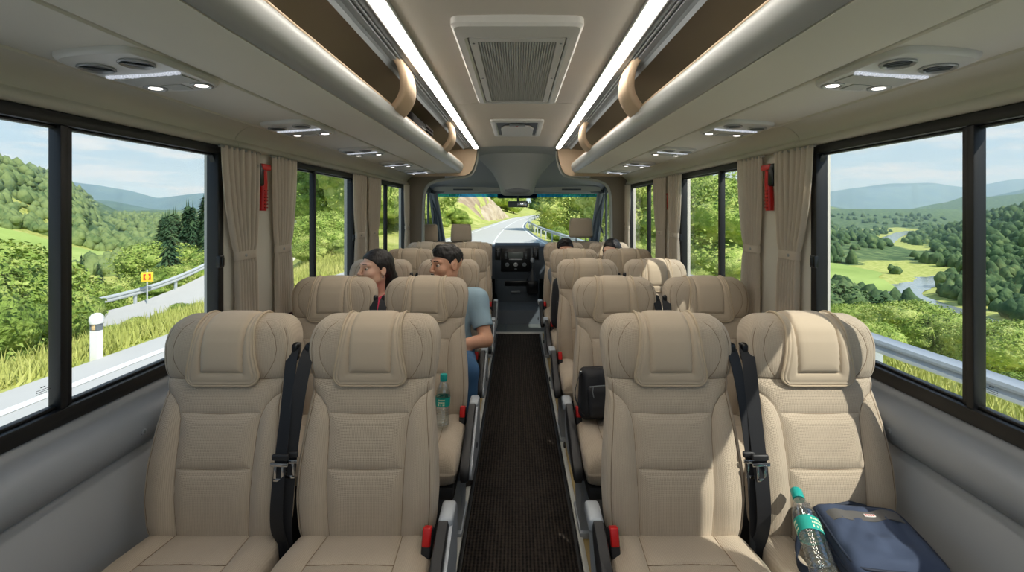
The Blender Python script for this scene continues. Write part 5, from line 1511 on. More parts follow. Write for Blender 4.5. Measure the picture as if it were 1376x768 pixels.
# curtains gathered at the pillars
def curtain(label, s, top, tie, bot, bright_edge):
    t = thing('curtain', label, 'curtain', (s * 1.2095, 0, .90), 0, 'gathered beige curtains')
    nz_, ny_ = 60, 110; zs = np.linspace(0, .812, nz_); V = []; F = []
    zt = .345
    for z in zs:
        if z > zt: f = ((z - zt) / (.812 - zt)); f = 1 - (1 - f) ** 1.7; lo, hi = [tie[i] + (top[i] - tie[i]) * f for i in (0, 1)]
        else: f = ((zt - z) / zt) ** .7; lo, hi = [tie[i] + (bot[i] - tie[i]) * f for i in (0, 1)]
        pinch = math.exp(-((z - zt) / .03) ** 2)
        for j in range(ny_):
            u = j / (ny_ - 1); ph = 2 * PI * 7 * (u + .02 * math.sin(9 * u + z * 5)); am = .0125 * (1 - .55 * pinch) * (.75 + .25 * math.sin(5 * u + 2 + 3 * z))
            head = 1 + .25 * max(0, (z - .76) / .05) * math.sin(ph * 2)
            V.append((s * (am * math.sin(ph) * head), lo + (hi - lo) * (u + .012 * math.sin(ph + 1)), z))
    for i in range(nz_ - 1):
        for j in range(ny_ - 1): F.append((i * ny_ + j, i * ny_ + j + 1, (i + 1) * ny_ + j + 1, (i + 1) * ny_ + j))
    o = link_mesh('drape', V, F, M['curtain'], t, True, None); md = o.modifiers.new('cloth', 'SOLIDIFY'); md.thickness = .003; md.offset = 0
    mb = MB(); c = (tie[0] + tie[1]) / 2; hw = (tie[1] - tie[0]) / 2 + .006; V = []; F = []; K = 28
    for z in (-.019, -.016, .016, .019):
        for k in range(K):
            a = 2 * PI * k / K; rr_ = 1.0 if abs(z) < .018 else .93
            V.append((math.copysign(abs(math.sin(a)) ** .8, math.sin(a)) * .0185 * rr_, c + math.copysign(abs(math.cos(a)) ** .6, math.cos(a)) * hw, zt + z))
    for i in range(3):
        for k in range(K): F.append((i * K + k, i * K + (k + 1) % K, (i + 1) * K + (k + 1) % K, (i + 1) * K + k))
    tb = mb.add(V, F).build('tie_band', M['curtain'], t, True, 40)
    MB().lathe([(.007, 0), (.007, .002), (.003, .004)], n=14, M=Matrix.Translation((-s * .0185, c - hw * .35, zt)) @ Matrix.Rotation(-s * PI / 2, 4, 'Y')).build('press_stud', M['silver'], tb)
    MB().tube([(0, top[0] - .01, .806), (0, top[1] + .01, .806)], .005, 8).build('curtain_rod', M['silver'], t)
CUR = [('beside the nearest window', (1.82, 2.09), (1.92, 2.055), (1.93, 2.08)), ('at the start of the middle window', (2.20, 2.44), (2.24, 2.37), (2.24, 2.41)),
       ('at the end of the middle window', (3.29, 3.57), (3.36, 3.52), (3.33, 3.55)), ('at the start of the front window', (3.63, 3.95), (3.68, 3.86), (3.68, 3.88)), ('at the far end of the front window', (4.78, 4.985), (4.84, 4.975), (4.82, 4.98))]
for s, nm in ((-1, 'left'), (1, 'right')):
    for k, (lab, a, b, c) in enumerate(CUR):
        curtain('beige tied curtain %s on the %s' % (lab, nm), s, a, b, c, k)

# emergency hammers on the pillars
def hammer(label, s, y, z, sc=1.0):
    t = thing('emergency_hammer', label, 'safety hammer', (s * 1.236, y, z), 0, None); t.scale = (sc, sc, sc)
    MB().rbox((s * -.020, -.014, .050), (.040, .044, .100), .010, 3).rbox((s * -.020, -.020, .092), (.036, .050, .030), .008, 3).build('holder', M['black_gloss'], t)
    f = MB(); f.tube([(s * -.026, .006, .075), (s * -.028, .010, .02), (s * -.026, .006, -.06), (s * -.026, .004, -.115)], [.019, .018, .0195, .018], 14)
    f.rbox((s * -.030, .018, .092), (.026, .080, .030), .009, 3); f.build('handle', M['red_plastic'], t)
    f = MB()
    for k in range(6): f.rbox((s * -.044, .006, -.020 - k * .016), (.006, .026, .006), .002)
    f.build('grip_ridge', mat('grip_red', (150, 20, 18), .5), t)
    MB().lathe([(.008, 0), (.006, .012), (.001, .022)], n=12, M=Matrix.Translation((s * -.030, .056, .092)) @ Matrix.Rotation(-PI / 2, 4, 'X')).build('steel_tip', M['chrome'], t)
hammer('red emergency hammer in black holder on the left window pillar', -1, 2.115, 1.555)
hammer('red emergency hammer in black holder on the right window pillar', 1, 2.135, 1.555)
hammer('tiny red emergency hammer between far curtains on the right', 1, 3.60, 1.51, .6)

# ------------------------------------------------------------------ bottles and bags
M['pet'] = glass_mat('clear_bottle_plastic', (.97, .99, .99), .26, .65)
M['teal'] = mat('teal_plastic', (22, 158, 150), .4); M['teal_label'] = mat('teal_label', (30, 160, 146), .45); M['cream'] = mat('label_cream', (226, 232, 196), .6)
def bottle(label, base, axis, up_hint, L=.232):
    t = thing('water_bottle', label, 'bottle', base); ax = Vector(axis).normalized()
    t.rotation_mode = 'QUATERNION'; t.rotation_quaternion = ax.to_track_quat('Z', 'Y')
    k = L / .232; r = .0325
    prof = [(.012, .004), (.020, .0), (.028, .001), (r, .010), (r, .016)]
    z = .02
    while z < .085: prof += [(r - .0025, z), (r, z + .004), (r, z + .008), (r - .0025, z + .011)]; z += .0115
    prof += [(r - .001, .092), (r - .001, .132), (r, .136), (r - .002, .142), (r, .147), (r - .003, .158), (.026, .172), (.020, .186), (.0145, .198), (.0125, .204), (.0125, .210)]
    MB().lathe([(a, b * k) for a, b in prof], n=40).build('bottle_body', M['pet'], t, True, 60)
    MB().lathe([(.029, .012 * k), (.0292, .090 * k), (.0286, .13 * k), (.0288, .145 * k), (.024, .166 * k), (.001, .167 * k)], n=32).build('water', glass_mat('water_fill', (.95, .985, .99), .03, .3), t, True, 60)
    V = []; F = []
    for zq in (.094, .1325):
        for q in range(40): a = 2 * PI * q / 40; V.append(((r + .0004) * math.cos(a), (r + .0004) * math.sin(a), zq * k))
    for q in range(40): F.append((q, (q + 1) % 40, 40 + (q + 1) % 40, 40 + q))
    lb = link_mesh('label_band', V, F, M['teal_label'], t)
    mb = MB(); rr_ = random.Random(8)
    for a0 in (-2.5, -.4, 1.7):
        for row in range(3):
            for c_ in range(6):
                if rr_.random() < .08: continue
                a = a0 + c_ * .15; zc_ = (.103 + row * .0105) * k
                mb.rbox(((r + .0006) * math.cos(a), (r + .0006) * math.sin(a), zc_), (.0008, .0030 + .001 * rr_.random(), .0062 * rr_.uniform(.6, 1)), 0, 1, Euler((0, 0, a)))
    mb.build('label_print', M['cream'], lb, False)
    MB().lathe([(.0155, .200 * k), (.0160, .2015 * k), (.0160, .226 * k), (.0145, .2295 * k), (.002, .230 * k)], n=28).build('cap', M['teal'], t, True, 40)
bottle('clear water bottle with teal cap standing on the second row left aisle seat', (-.338, 2.005, .474), (0.03, .05, 1), None)
bottle('clear water bottle with teal cap lying against the navy laptop bag', (.772, 1.120, .530), (.055, .200, .078), None, .235)

M['navy'] = mat('navy_canvas', (58, 70, 94), .85, noise=(20, .10), bump=(600, .4, .001))
M['navy_dark'] = mat('navy_piping', (30, 40, 58), .7)
M['band_grey'] = mat('bag_band', (92, 91, 90), .6, bump=(700, .3, .0006))
M['black_nylon'] = mat('black_nylon', (28, 29, 34), .6, noise=(30, .15), bump=(500, .4, .001))
def soft_box(hx, hy, hz, r, n1=14, puff=.0, seed=0, wr=0.0):
    """pillowy box with rounded edges, top (+z) face puffed and wrinkled"""
    bm = bmesh.new(); bmesh.ops.create_cube(bm, size=2.0); bmesh.ops.subdivide_edges(bm, edges=bm.edges[:], cuts=n1, use_grid_fill=True)
    V = np.array([v.co[:] for v in bm.verts]); F = [[v.index for v in f.verts] for f in bm.faces]; bm.free()
    H_ = np.array([hx, hy, hz]); P = V * H_; core = np.clip(P, -(H_ - r), H_ - r); d = P - core; L = np.linalg.norm(d, axis=1, keepdims=True); P = core + np.where(L > 1e-9, d / np.maximum(L, 1e-9) * r, 0)
    t_ = (1 - V[:, 0] ** 4) * (1 - V[:, 1] ** 4)
    P[:, 2] += np.where(V[:, 2] > .5, t_ * puff, 0) + np.where(V[:, 2] > .5, t_ * wr * (vnoise(V[:, 0] * 2.2 + seed, V[:, 1] * 3.1 + seed) + .6 * vnoise(V[:, 0] * 5 + seed, V[:, 1] * 4 - seed)), 0)
    return P, F
# laptop bag
t = thing('laptop_bag', 'navy blue laptop bag with grey band lying on the nearest right window seat', 'bag', (.985, 1.225, .474), math.radians(-9))
t.rotation_euler = (math.radians(4), math.radians(-2), math.radians(-9))
P, F = soft_box(.116, .116, .045, .024, 22, .010, 3, .022); P[:, 2] += .045
body = fix(link_mesh('bag_body', P, F, M['navy'], t, True, None))
def bag_top(x, y):
    w_ = np.exp(-((P[:, 0] - x) ** 2 + (P[:, 1] - y) ** 2) / .012 ** 2) * (P[:, 2] > .06) + 1e-12; return float((P[:, 2] * w_).sum() / w_.sum()) + .001
mb = MB(); path = [(x, .048, bag_top(x, .048) + .0018) for x in np.linspace(-.107, .107, 26)]; path = [(-.1175, .048, .05), (-.1165, .048, .070)] + path[1:-1] + [(.1165, .048, .070), (.1175, .048, .05)]
mb.ribbon(path, (0, 1, 0), .036, .003); bd = mb.build('band', M['band_grey'], t, True, 60)
mb = MB(); zt_ = bag_top(.01, .05) + .005
mb.rbox((.012, .050, zt_), (.030, .010, .003), .001).build('white_tag', mat('tag_white', (232, 226, 222), .5), bd)
mb = MB()
for q in range(4): mb.rbox((.002 + q * .0064, .050, zt_ + .0016), (.0042, .0048, .001), 0)
mb.build('red_print', mat('tag_red', (196, 60, 58), .5), bd, False)
loop = [(x * .1135, y * .1135, .090 - .004 * (abs(x) > .95 or abs(y) > .95)) for x, y in [(-1, -.7), (-1, .7), (-.9, .93), (-.7, 1), (.7, 1), (.9, .93), (1, .7), (1, -.7), (.9, -.93), (.7, -1), (-.7, -1), (-.9, -.93)]]
LP = [Vector((p.x, p.y, .080)) for p in chaikin(loop, 2, True)]
MB().tube(LP, .0035, 8, True).build('edge_piping', M['navy_dark'], t)
MB().tube([Vector((p.x * 1.045, p.y * 1.04, .048)) for p in LP], .003, 6, True).build('zip_track', M['navy_dark'], t)
MB().tube([(-.05, .112, .050), (-.045, .130, .068), (0, .136, .074), (.045, .130, .068), (.05, .112, .050)], .008, 8).build('carry_handle', M['navy_dark'], t)
mb = MB(); sp = chaikin([(-.118, .085, .06), (-.138, .095, .075), (-.175, .04, .035), (-.205, .0, .012), (-.215, -.05, .010), (-.175, -.07, .012), (-.145, -.03, .02), (-.150, .03, .05), (-.148, .095, .085), (-.122, .105, .07)], 3)
mb.ribbon(sp, [(0, .3, 1)] * len(sp), .030, .003); st = mb.build('shoulder_strap', M['navy_dark'], t, True, 60)
for q in (.092, .06):
    MB().rbox((-.124, q, .072), (.010, .018, .010), .003).tube([(-.126, q, .074), (-.140, q + .006, .082), (-.148, q, .078), (-.140, q - .006, .073), (-.127, q - .004, .07)], .0028, 6).build('metal_clip', M['chrome'], st)
# black shoulder bag on the second row
t = thing('shoulder_bag', 'black nylon shoulder bag with strap on the second row right aisle seat', 'bag', (.395, 2.085, .474), math.radians(6)); t.rotation_euler = (math.radians(-12), 0, math.radians(6))
P, F = soft_box(.10, .112, .05, .028, 16, .012, 6, .012); P = np.stack([P[:, 0] * (1 - .10 * np.clip(P[:, 1] / .11, -1, 1)), -P[:, 2], P[:, 1] + .114], 1)
fix(link_mesh('bag_body', P, F, M['black_nylon'], t, True, None))
P2, F2 = soft_box(.078, .066, .016, .014, 12, .006, 2, .008); P2 = np.stack([P2[:, 0], -P2[:, 2] - .062, P2[:, 1] + .085], 1); fp = fix(link_mesh('front_pocket', P2, F2, M['black_nylon'], t, True, None))
MB().tube([(-.07, -.082, .152), (0, -.086, .156), (.07, -.082, .152)], .003, 6).tube([(-.055, -.083, .150), (-.060, -.088, .130), (-.056, -.088, .105)], .002, 6).build('zip', M['cabmid'], fp)
MB().tube([(-.092, -.03, .205), (-.04, -.035, .222), (.04, -.035, .222), (.092, -.03, .205)], .003, 6).build('top_zip', M['dark_plastic'], t)
sp = chaikin([(-.082, .0, .205), (-.105, -.03, .195), (-.128, -.05, .15), (-.138, -.06, .11), (-.120, -.075, .06), (-.098, -.06, .03)], 3)
MB().ribbon(sp, [(.3, 1, 0)] * len(sp), .026, .003).build('strap', M['black_nylon'], t, True, 60)
MB().rbox((-.088, -.004, .208), (.014, .022, .012), .003).build('strap_ring', M['chrome'], t)
# black backpack farther up on the right
t = thing('backpack', 'black backpack leaning on the fourth row right aisle seat', 'bag', (.425, 3.64, .474)); t.rotation_euler = (math.radians(-9), 0, 0)
P, F = soft_box(.145, .205, .075, .05, 14, .02, 9, .015); P = np.stack([P[:, 0] * (1 - .14 * np.clip(P[:, 1] / .2, 0, 1)), -P[:, 2], P[:, 1] + .207], 1)
fix(link_mesh('bag_body', P, F, M['black_nylon'], t, True, None))
P2, F2 = soft_box(.11, .10, .025, .022, 10, .01, 4, .01); P2 = np.stack([P2[:, 0], -P2[:, 2] - .092, P2[:, 1] + .125], 1); fix(link_mesh('front_pocket', P2, F2, M['black_nylon'], t, True, None))
MB().tube([(-.03, .02, .405), (-.02, .02, .435), (.02, .02, .435), (.03, .02, .405)], .007, 8).build('grab_loop', M['black_nylon'], t)
# dark case in the left rack
t = thing('rack_case', 'black ribbed case lying in the left overhead rack', 'luggage', (-.765, 2.98, 1.874))
MB().rbox((0, -.10, .083), (.28, .40, .166), .03, 3).build('case_body', mat('case_black', (15, 14, 14), .8, 0, .2), t)
f = MB()
for k in range(6): f.rbox((.0, .24, .022 + k * .026), (.275, .26, .018), .007, 2)
f.build('ribbed_end', mat('case_ribs', (20, 16, 14), .8), t)
MB().tube([(.138, -.18, .09), (.158, -.17, .09), (.158, -.05, .09), (.138, -.04, .09)], .008, 8).build('case_handle', M['dark_plastic'], t)
# ------------------------------------------------------------------ people
class SDF:
    """smooth union of tapered capsules and ellipsoids on a grid, meshed by surface nets"""
    def __init__(s, lo, hi, h):
        s.lo = np.array(lo, float); s.h = h; n = np.ceil((np.array(hi) - s.lo) / h).astype(int) + 1; s.n = n
        s.ax = [s.lo[i] + h * np.arange(n[i]) for i in range(3)]; s.D = np.full(n, 1.0, np.float32)
    def _sub(s, lo, hi):
        sl = []
        for i in range(3):
            a = int(np.clip((lo[i] - s.lo[i]) / s.h, 0, s.n[i])); b = int(np.clip((hi[i] - s.lo[i]) / s.h + 2, 0, s.n[i])); sl.append(slice(a, b))
        if any(q.stop <= q.start for q in sl): return None, None
        G = np.meshgrid(*[s.ax[i][sl[i]] for i in range(3)], indexing='ij'); return tuple(sl), G
    def _mix(s, sl, d, k, sub=False):
        D = s.D[sl]
        if sub:
            h = np.clip(.5 - .5 * (D + d) / k, 0, 1); s.D[sl] = D * (1 - h) + (-d) * h + k * h * (1 - h)
        else:
            h = np.clip(.5 + .5 * (D - d) / k, 0, 1); s.D[sl] = D * (1 - h) + d * h - k * h * (1 - h)
    def cap(s, a, b, ra, rb, k=.02, sub=False, sq=None):
        a = np.array(a, float); b = np.array(b, float); m = max(ra, rb) + k * 1.5 + .015
        sl, G = s._sub(np.minimum(a, b) - m, np.maximum(a, b) + m)
        if sl is None: return s
        d = b - a; L = float(d @ d) + 1e-12; t = np.clip(sum((G[i] - a[i]) * d[i] for i in range(3)) / L, 0, 1)
        q = [G[i] - a[i] - t * d[i] for i in range(3)]
        dist = np.sqrt(q[0] ** 2 + q[1] ** 2 + q[2] ** 2) - (ra + (rb - ra) * t)
        s._mix(sl, dist, k, sub); return s
    def ell(s, c, r, k=.02, R=None, sub=False, cut=None):
        c = np.array(c, float); r = np.array(r, float); m = float(r.max()) + k * 1.5 + .015
        sl, G = s._sub(c - m, c + m)
        if sl is None: return s
        q = [G[i] - c[i] for i in range(3)]
        if R is not None: q = [sum(R[j][i] * q[j] for j in range(3)) for i in range(3)]
        k0 = np.sqrt(sum((q[i] / r[i]) ** 2 for i in range(3))) + 1e-9; k1 = np.sqrt(sum((q[i] / r[i] ** 2) ** 2 for i in range(3))) + 1e-9
        d = k0 * (k0 - 1) / k1
        if cut is not None: d = np.maximum(d, cut(q))
        s._mix(sl, d, k, sub); return s
    def mesh(s):
        D = s.D; S = D < 0; n = D.shape
        acc = np.zeros((n[0] - 1, n[1] - 1, n[2] - 1, 3), np.float32); cnt = np.zeros(acc.shape[:3], np.float32)
        cor = [(i, j, k) for i in (0, 1) for j in (0, 1) for k in (0, 1)]
        sub = lambda A, c: A[c[0]:n[0] - 1 + c[0], c[1]:n[1] - 1 + c[1], c[2]:n[2] - 1 + c[2]]
        for a in cor:
            for ax in range(3):
                if a[ax]: continue
                b = list(a); b[ax] = 1; b = tuple(b)
                da, db = sub(D, a), sub(D, b); m = (da < 0) != (db < 0); t = np.where(m, da / (da - db + 1e-12), 0)
                for q in range(3): acc[..., q] += np.where(m, a[q] + (t if q == ax else 0), 0)
                cnt += m
        ok = cnt > 0; idx = np.full(ok.shape, -1, int); idx[ok] = np.arange(ok.sum()); ijk = np.argwhere(ok)
        P = (ijk + acc[ok] / cnt[ok][:, None]) * s.h + s.lo
        F = []
        for ax in range(3):
            u, v = (ax + 1) % 3, (ax + 2) % 3
            a = np.take(S, range(n[ax] - 1), ax); b = np.take(S, range(1, n[ax]), ax); E = np.argwhere(a != b)
            E = E[(E[:, u] > 0) & (E[:, v] > 0) & (E[:, u] < n[u] - 1) & (E[:, v] < n[v] - 1)]
            if not len(E): continue
            du = np.eye(3, dtype=int)[u]; dv = np.eye(3, dtype=int)[v]
            q = np.stack([idx[tuple((E - du - dv).T)], idx[tuple((E - dv).T)], idx[tuple(E.T)], idx[tuple((E - du).T)]], 1)
            fl = S[tuple(E.T)]; q[~fl] = q[~fl][:, ::-1]; F.append(q)
        return P, np.concatenate(F)
    def build(s, name, m, parent, smooth_it=2, ruffle=0.0):
        P, F = s.mesh(); F = F[(F >= 0).all(1)]
        if ruffle:
            c_ = P.mean(0); d_ = P - c_; d_ /= np.linalg.norm(d_, axis=1)[:, None]; P = P + d_ * (ruffle * (n3(P, 60, 2) + .7 * n3(P, 120, 5)))[:, None]
        # a little relaxing
        N = len(P)
        e = np.concatenate([F[:, [0, 1]], F[:, [1, 2]], F[:, [2, 3]], F[:, [3, 0]]])
        for it in range(smooth_it):
            acc = np.zeros_like(P); c = np.zeros(N); np.add.at(acc, e[:, 0], P[e[:, 1]]); np.add.at(c, e[:, 0], 1); np.add.at(acc, e[:, 1], P[e[:, 0]]); np.add.at(c, e[:, 1], 1)
            P = P + .5 * (acc / np.maximum(c, 1)[:, None] - P)
        return fix(link_mesh(name, P, F, m, parent, True, None))

def skin_mat(name, rgb):
    m = mat(name, rgb, .5, noise=(40, .05)); b = m.node_tree.nodes['Principled BSDF']
    b.inputs['Subsurface Weight'].default_value = .12; b.inputs['Subsurface Radius'].default_value = (.01, .004, .002); b.inputs['Subsurface Scale'].default_value = 1.0
    return m
M['hair'] = mat('black_hair', (26, 21, 19), .5)
def hair_strands(m):
    g = NT(m.node_tree); b = g.n['Principled BSDF']; tc = g.new('ShaderNodeTexCoord'); mp = g.new('ShaderNodeMapping'); mp.inputs['Scale'].default_value = (230, 60, 26); mp.inputs['Rotation'].default_value = (.5, .2, .6)
    nz = g.new('ShaderNodeTexNoise'); nz.inputs['Scale'].default_value = 1.0; nz.inputs['Detail'].default_value = 4; g.link(tc.outputs['Object'], mp.inputs[0]); g.link(mp.outputs[0], nz.inputs['Vector'])
    bp = g.new('ShaderNodeBump'); bp.inputs['Strength'].default_value = .9; bp.inputs['Distance'].default_value = .003; g.link(nz.outputs['Fac'], bp.inputs['Height']); g.link(bp.outputs['Normal'], b.inputs['Normal'])
hair_strands(M['hair'])
M['eye_white'] = mat('eye_white', (232, 226, 218), .25); M['iris'] = mat('iris_brown', (40, 24, 16), .2)
M['lip'] = mat('lips', (150, 88, 78), .45)

def person(label, loc, skin, shirt, trousers, shoe, head, yaw, pitch, female, sleeve_short=True, hires=True, lean=0.0, knees=None, hairstyle='short', arm_out=.068, arm_w=1.0):
    """sitting figure facing -y. head = (x, y, z) of the head centre; arms rest on the lap"""
    t = thing('person', label, 'person', loc)
    hx, hy, hz = head
    Rz = Matrix.Rotation(yaw, 3, 'Z') @ Matrix.Rotation(pitch, 3, 'X'); HR = np.array(Rz)
    hp = lambda x, y, z: tuple(np.array(head) + HR @ np.array((x, y, z)))
    sh_z = hz - .232; sw = (.165 if female else .195) * arm_w; cx = hx * .6
    sc = .92 if female else 1.0
    shoulder = {q: (cx + q * sw, -.070 + lean, sh_z) for q in (-1, 1)}
    elbow = {q: (cx + q * (sw + arm_out), -.175 + lean, sh_z - .225) for q in (-1, 1)}
    wrist = {1: (cx + .085, -.405, .660), -1: (cx - .075, -.425, .665)}
    hip = {q: (cx * .4 + q * .095, -.135, .545) for q in (-1, 1)}
    kn = knees or {q: (q * .15, -.515, .545) for q in (-1, 1)}
    ank = {q: (kn[q][0], kn[q][1] - .01, .09) for q in (-1, 1)}
    toe = {q: (kn[q][0] + q * .02, kn[q][1] - .13, .035) for q in (-1, 1)}
    h = .006 if hires else .010
    B = SDF((-.45, -.80, -.02), (.45, .16, hz + .16), h)
    def head_prims(B):
        B.ell(hp(0, .014, .030), (.074, .094, .088), .02, HR)
        B.ell(hp(0, -.030, -.040), (.056, .058, .074), .03, HR)
        B.cap(hp(-.047, -.004, -.055), hp(-.014, -.070, -.098), .021, .017, .02); B.cap(hp(.047, -.004, -.055), hp(.014, -.070, -.098), .021, .017, .02)
        B.ell(hp(0, -.072, -.097), (.022, .018, .017), .015, HR)
        for q in (-1, 1): B.ell(hp(q * .038, -.060, -.022), (.026, .024, .024), .02, HR)
        B.cap(hp(-.046, -.072, .028), hp(-.006, -.088, .026), .012, .011, .012); B.cap(hp(.046, -.072, .028), hp(.006, -.088, .026), .012, .011, .012)
        for q in (-1, 1): B.ell(hp(q * .031, -.098, .006), (.016, .014, .010), .010, HR, True)
        B.cap(hp(0, -.088, .020), hp(0, -.110, -.026), .0075, .0115, .010)
        for q in (-1, 1): B.ell(hp(q * .012, -.100, -.031), (.009, .010, .008), .006, HR)
        B.cap(hp(-.020, -.084, -.060), hp(0, -.093, -.058), .0075, .009, .006); B.cap(hp(.020, -.084, -.060), hp(0, -.093, -.058), .0075, .009, .006)
        B.cap(hp(-.017, -.083, -.072), hp(0, -.090, -.074), .0085, .010, .005); B.cap(hp(.017, -.083, -.072), hp(0, -.090, -.074), .0085, .010, .005)
        for q in (-1, 1):
            B.ell(hp(q * .077, .012, -.006), (.010, .020, .031), .008, HR); B.ell(hp(q * .086, .006, -.004), (.006, .010, .017), .006, HR, True)
    nb = (cx + (hx - cx) * .3, -.040 + lean, sh_z + .028)
    def neck(B): B.cap(hp(0, .022, -.055), nb, .050 * sc, .058 * sc, .03); B.cap(nb, (cx, -.05 + lean, sh_z - .03), .06 * sc, .075 * sc, .04)
    def torso(B, o=0.0):
        B.ell((cx, -.075 + lean, sh_z - .085), (.155 * sc + o, .098 + o, .135 + o), .05)
        B.ell((cx * .7, -.105 + lean * .6, .66), (.142 * sc + o, .105 + o, .14 + o), .06)
        B.cap((cx - sw * .62, -.065 + lean, sh_z + .012), (cx + sw * .62, -.065 + lean, sh_z + .012), .056 * sc + o, .056 * sc + o, .05)
        if female:
            for q in (-1, 1): B.ell((cx + q * .065, -.150 + lean, sh_z - .115), (.058 + o, .050 + o, .056 + o), .03)
        for q in (-1, 1): B.cap(shoulder[q], tuple(np.array(shoulder[q]) * .96 + np.array(elbow[q]) * .04), .062 * sc + o, .060 * sc + o, .04)
    def pelvis(B, o=0.0):
        B.ell((cx * .4, -.105, .555), (.165 + o, .115 + o, .088 + o), .05)
    torso(B); pelvis(B)
    head_prims(B); neck(B)
    for q in (-1, 1):
        B.cap(shoulder[q], elbow[q], .052 * sc, .040 * sc, .03); B.cap(elbow[q], wrist[q], .043 * sc, .027 * sc, .015)
        B.cap(hip[q], kn[q], .082, .055, .04); B.cap(kn[q], ank[q], .055, .036, .03); B.cap(tuple(np.array(ank[q]) + (0, .02, -.03)), toe[q], .036, .026, .02)
        # hand: palm, four bent fingers, thumb
        w = np.array(wrist[q]); fw = np.array((-q * .55, -.80, -.20)); fw /= np.linalg.norm(fw); sd = np.cross(fw, (0, 0, 1)); sd /= np.linalg.norm(sd); up = np.cross(sd, fw)
        pc = w + fw * .048; B.cap(w, w + fw * .03, .026 * sc, .028 * sc, .012)
        for k in range(4):
            f0 = w + fw * .030 + sd * (k - 1.5) * .012; f1 = w + fw * .085 + sd * (k - 1.5) * .0185; B.cap(f0, f1, .014 * sc, .0115 * sc, .008)
            Lk = (.062, .072, .068, .052)[k] * sc; m1 = f1 + (fw * .9 - up * .35) * Lk * .55; m2 = m1 + (fw * .5 - up * .85) * Lk * .5
            B.cap(f1, m1, .0098, .0088, .003); B.cap(m1, m2, .0088, .0075, .003)
        th0 = w + fw * .025 - sd * q * .022; th1 = th0 - sd * q * .030 + fw * .030 - up * .006; th2 = th1 + fw * .030 - up * .006 - sd * q * .004
        B.cap(th0, th1, .0135, .011, .008); B.cap(th1, th2, .0105, .009, .003)
    body = B.build('body', skin, t, 2 if hires else 2)
    if hires:
        # eyes, brows, lips on the face
        for q in (-1, 1):
            ec = Vector(hp(q * .031, -.0755, .006)); re_ = .0112
            e = MB().lathe([(.0001, -re_)] + [(re_ * math.cos(a), re_ * math.sin(a)) for a in np.linspace(-1.4, 1.4, 12)] + [(.0001, re_)], n=18, M=Matrix.Translation(ec)).build('eye', M['eye_white'], body)
            V = []; F = []; na, nb_ = 20, 14
            for lo_, hi_ in ((.30, 1.5), (-1.5, -.62)):
                b0 = len(V)
                for i in range(nb_):
                    ph = lo_ + (hi_ - lo_) * i / (nb_ - 1)
                    for j in range(na):
                        a = -PI + PI * j / (na - 1); rr_ = re_ * 1.10
                        V.append(tuple(np.array(ec) + HR @ np.array((rr_ * math.cos(ph) * math.cos(a), rr_ * math.cos(ph) * math.sin(a), rr_ * math.sin(ph) + .004 * math.cos(a) ** 2 * (-1 if lo_ > 0 else 1)))))
                for i in range(nb_ - 1):
                    for j in range(na - 1): F.append((b0 + i * na + j, b0 + i * na + j + 1, b0 + (i + 1) * na + j + 1, b0 + (i + 1) * na + j))
            link_mesh('eyelid', V, F, skin, body)
            gz = Vector(HR @ np.array((0, -1, 0)))
            Mx = Matrix.Translation(ec + gz * .0100) @ gz.to_track_quat('Z', 'Y').to_matrix().to_4x4()
            MB().lathe([(.0066, 0), (.0056, .0014), (.002, .0020)], n=16, M=Mx).build('iris', M['iris'], body)
            MB().tube([hp(q * .014, -.0960, .030), hp(q * .030, -.0915, .0345), hp(q * .046, -.0815, .030)], [.0028, .0034, .0016] if not female else [.0016, .0021, .001], 8).build('eyebrow', M['hair'], body)
            MB().tube([tuple(np.array(ec) + HR @ np.array((re_ * 1.13 * math.cos(.30) * math.cos(a), re_ * 1.13 * math.cos(.30) * math.sin(a), re_ * 1.13 * math.sin(.30) - .004 * math.cos(a) ** 2))) for a in np.linspace(-PI * .92, -PI * .08, 12)], .0011 if female else .0007, 6).build('lash_line', M['hair'], body)
        MB().tube([hp(-.021, -.0905, -.0635), hp(-.008, -.1015, -.0605), hp(0, -.1025, -.062), hp(.008, -.1015, -.0605), hp(.021, -.0905, -.0635)], [.002, .0048, .0046, .0048, .002], 8).tube([hp(-.019, -.0895, -.068), hp(0, -.0995, -.0735), hp(.019, -.0895, -.068)], [.002, .0056, .002], 8).build('lips', M['lip'], body)
        if not female:
            MB().tube([hp(-.026, -.0905, -.056), hp(-.012, -.1005, -.0495), hp(0, -.1025, -.0485), hp(.012, -.1005, -.0495), hp(.026, -.0905, -.056)], [.002, .0042, .0040, .0042, .002], 8).build('moustache', M['hair'], body)
        else:
            for q in (-1, 1): MB().lathe([(.0001, -.006), (.0045, -.004), (.006, 0), (.0045, .004), (.0001, .006)], n=12, M=Matrix.Translation(hp(q * .0855, .004, -.040))).build('earring', M['chrome'], body)
    # hair
    Hh = SDF(np.array(head) - .2, np.array(head) + np.array((.2, .22, .18)), .005)
    if not female:
        def cut(q):   # below the hairline there is no hair
            hl = np.interp(q[1], [-.12, -.085, -.070, -.045, -.015, .0, .03, .06, .11], [.075, .060, .052, .040, -.012, -.022, -.030, -.055, -.065]); return (hl - (q[2] + .046)) * .8
        Hh.ell(hp(0, .015, .044), (.0785, .0975, .083), .006, HR, cut=cut)
        Hh.ell(hp(.0, -.034, .090), (.052, .054, .038), .02, HR)
    else:
        def cut(q):
            hl = np.interp(q[1], [-.12, -.090, -.060, -.03, .0, .04, .11], [.085, .066, .045, .010, -.045, -.085, -.10]); return (hl - (q[2] + .036) + .012 * np.exp(-(q[0] / .012) ** 2) * 0) * .8
        Hh.ell(hp(0, .018, .036), (.084, .104, .094), .006, HR, cut=cut)
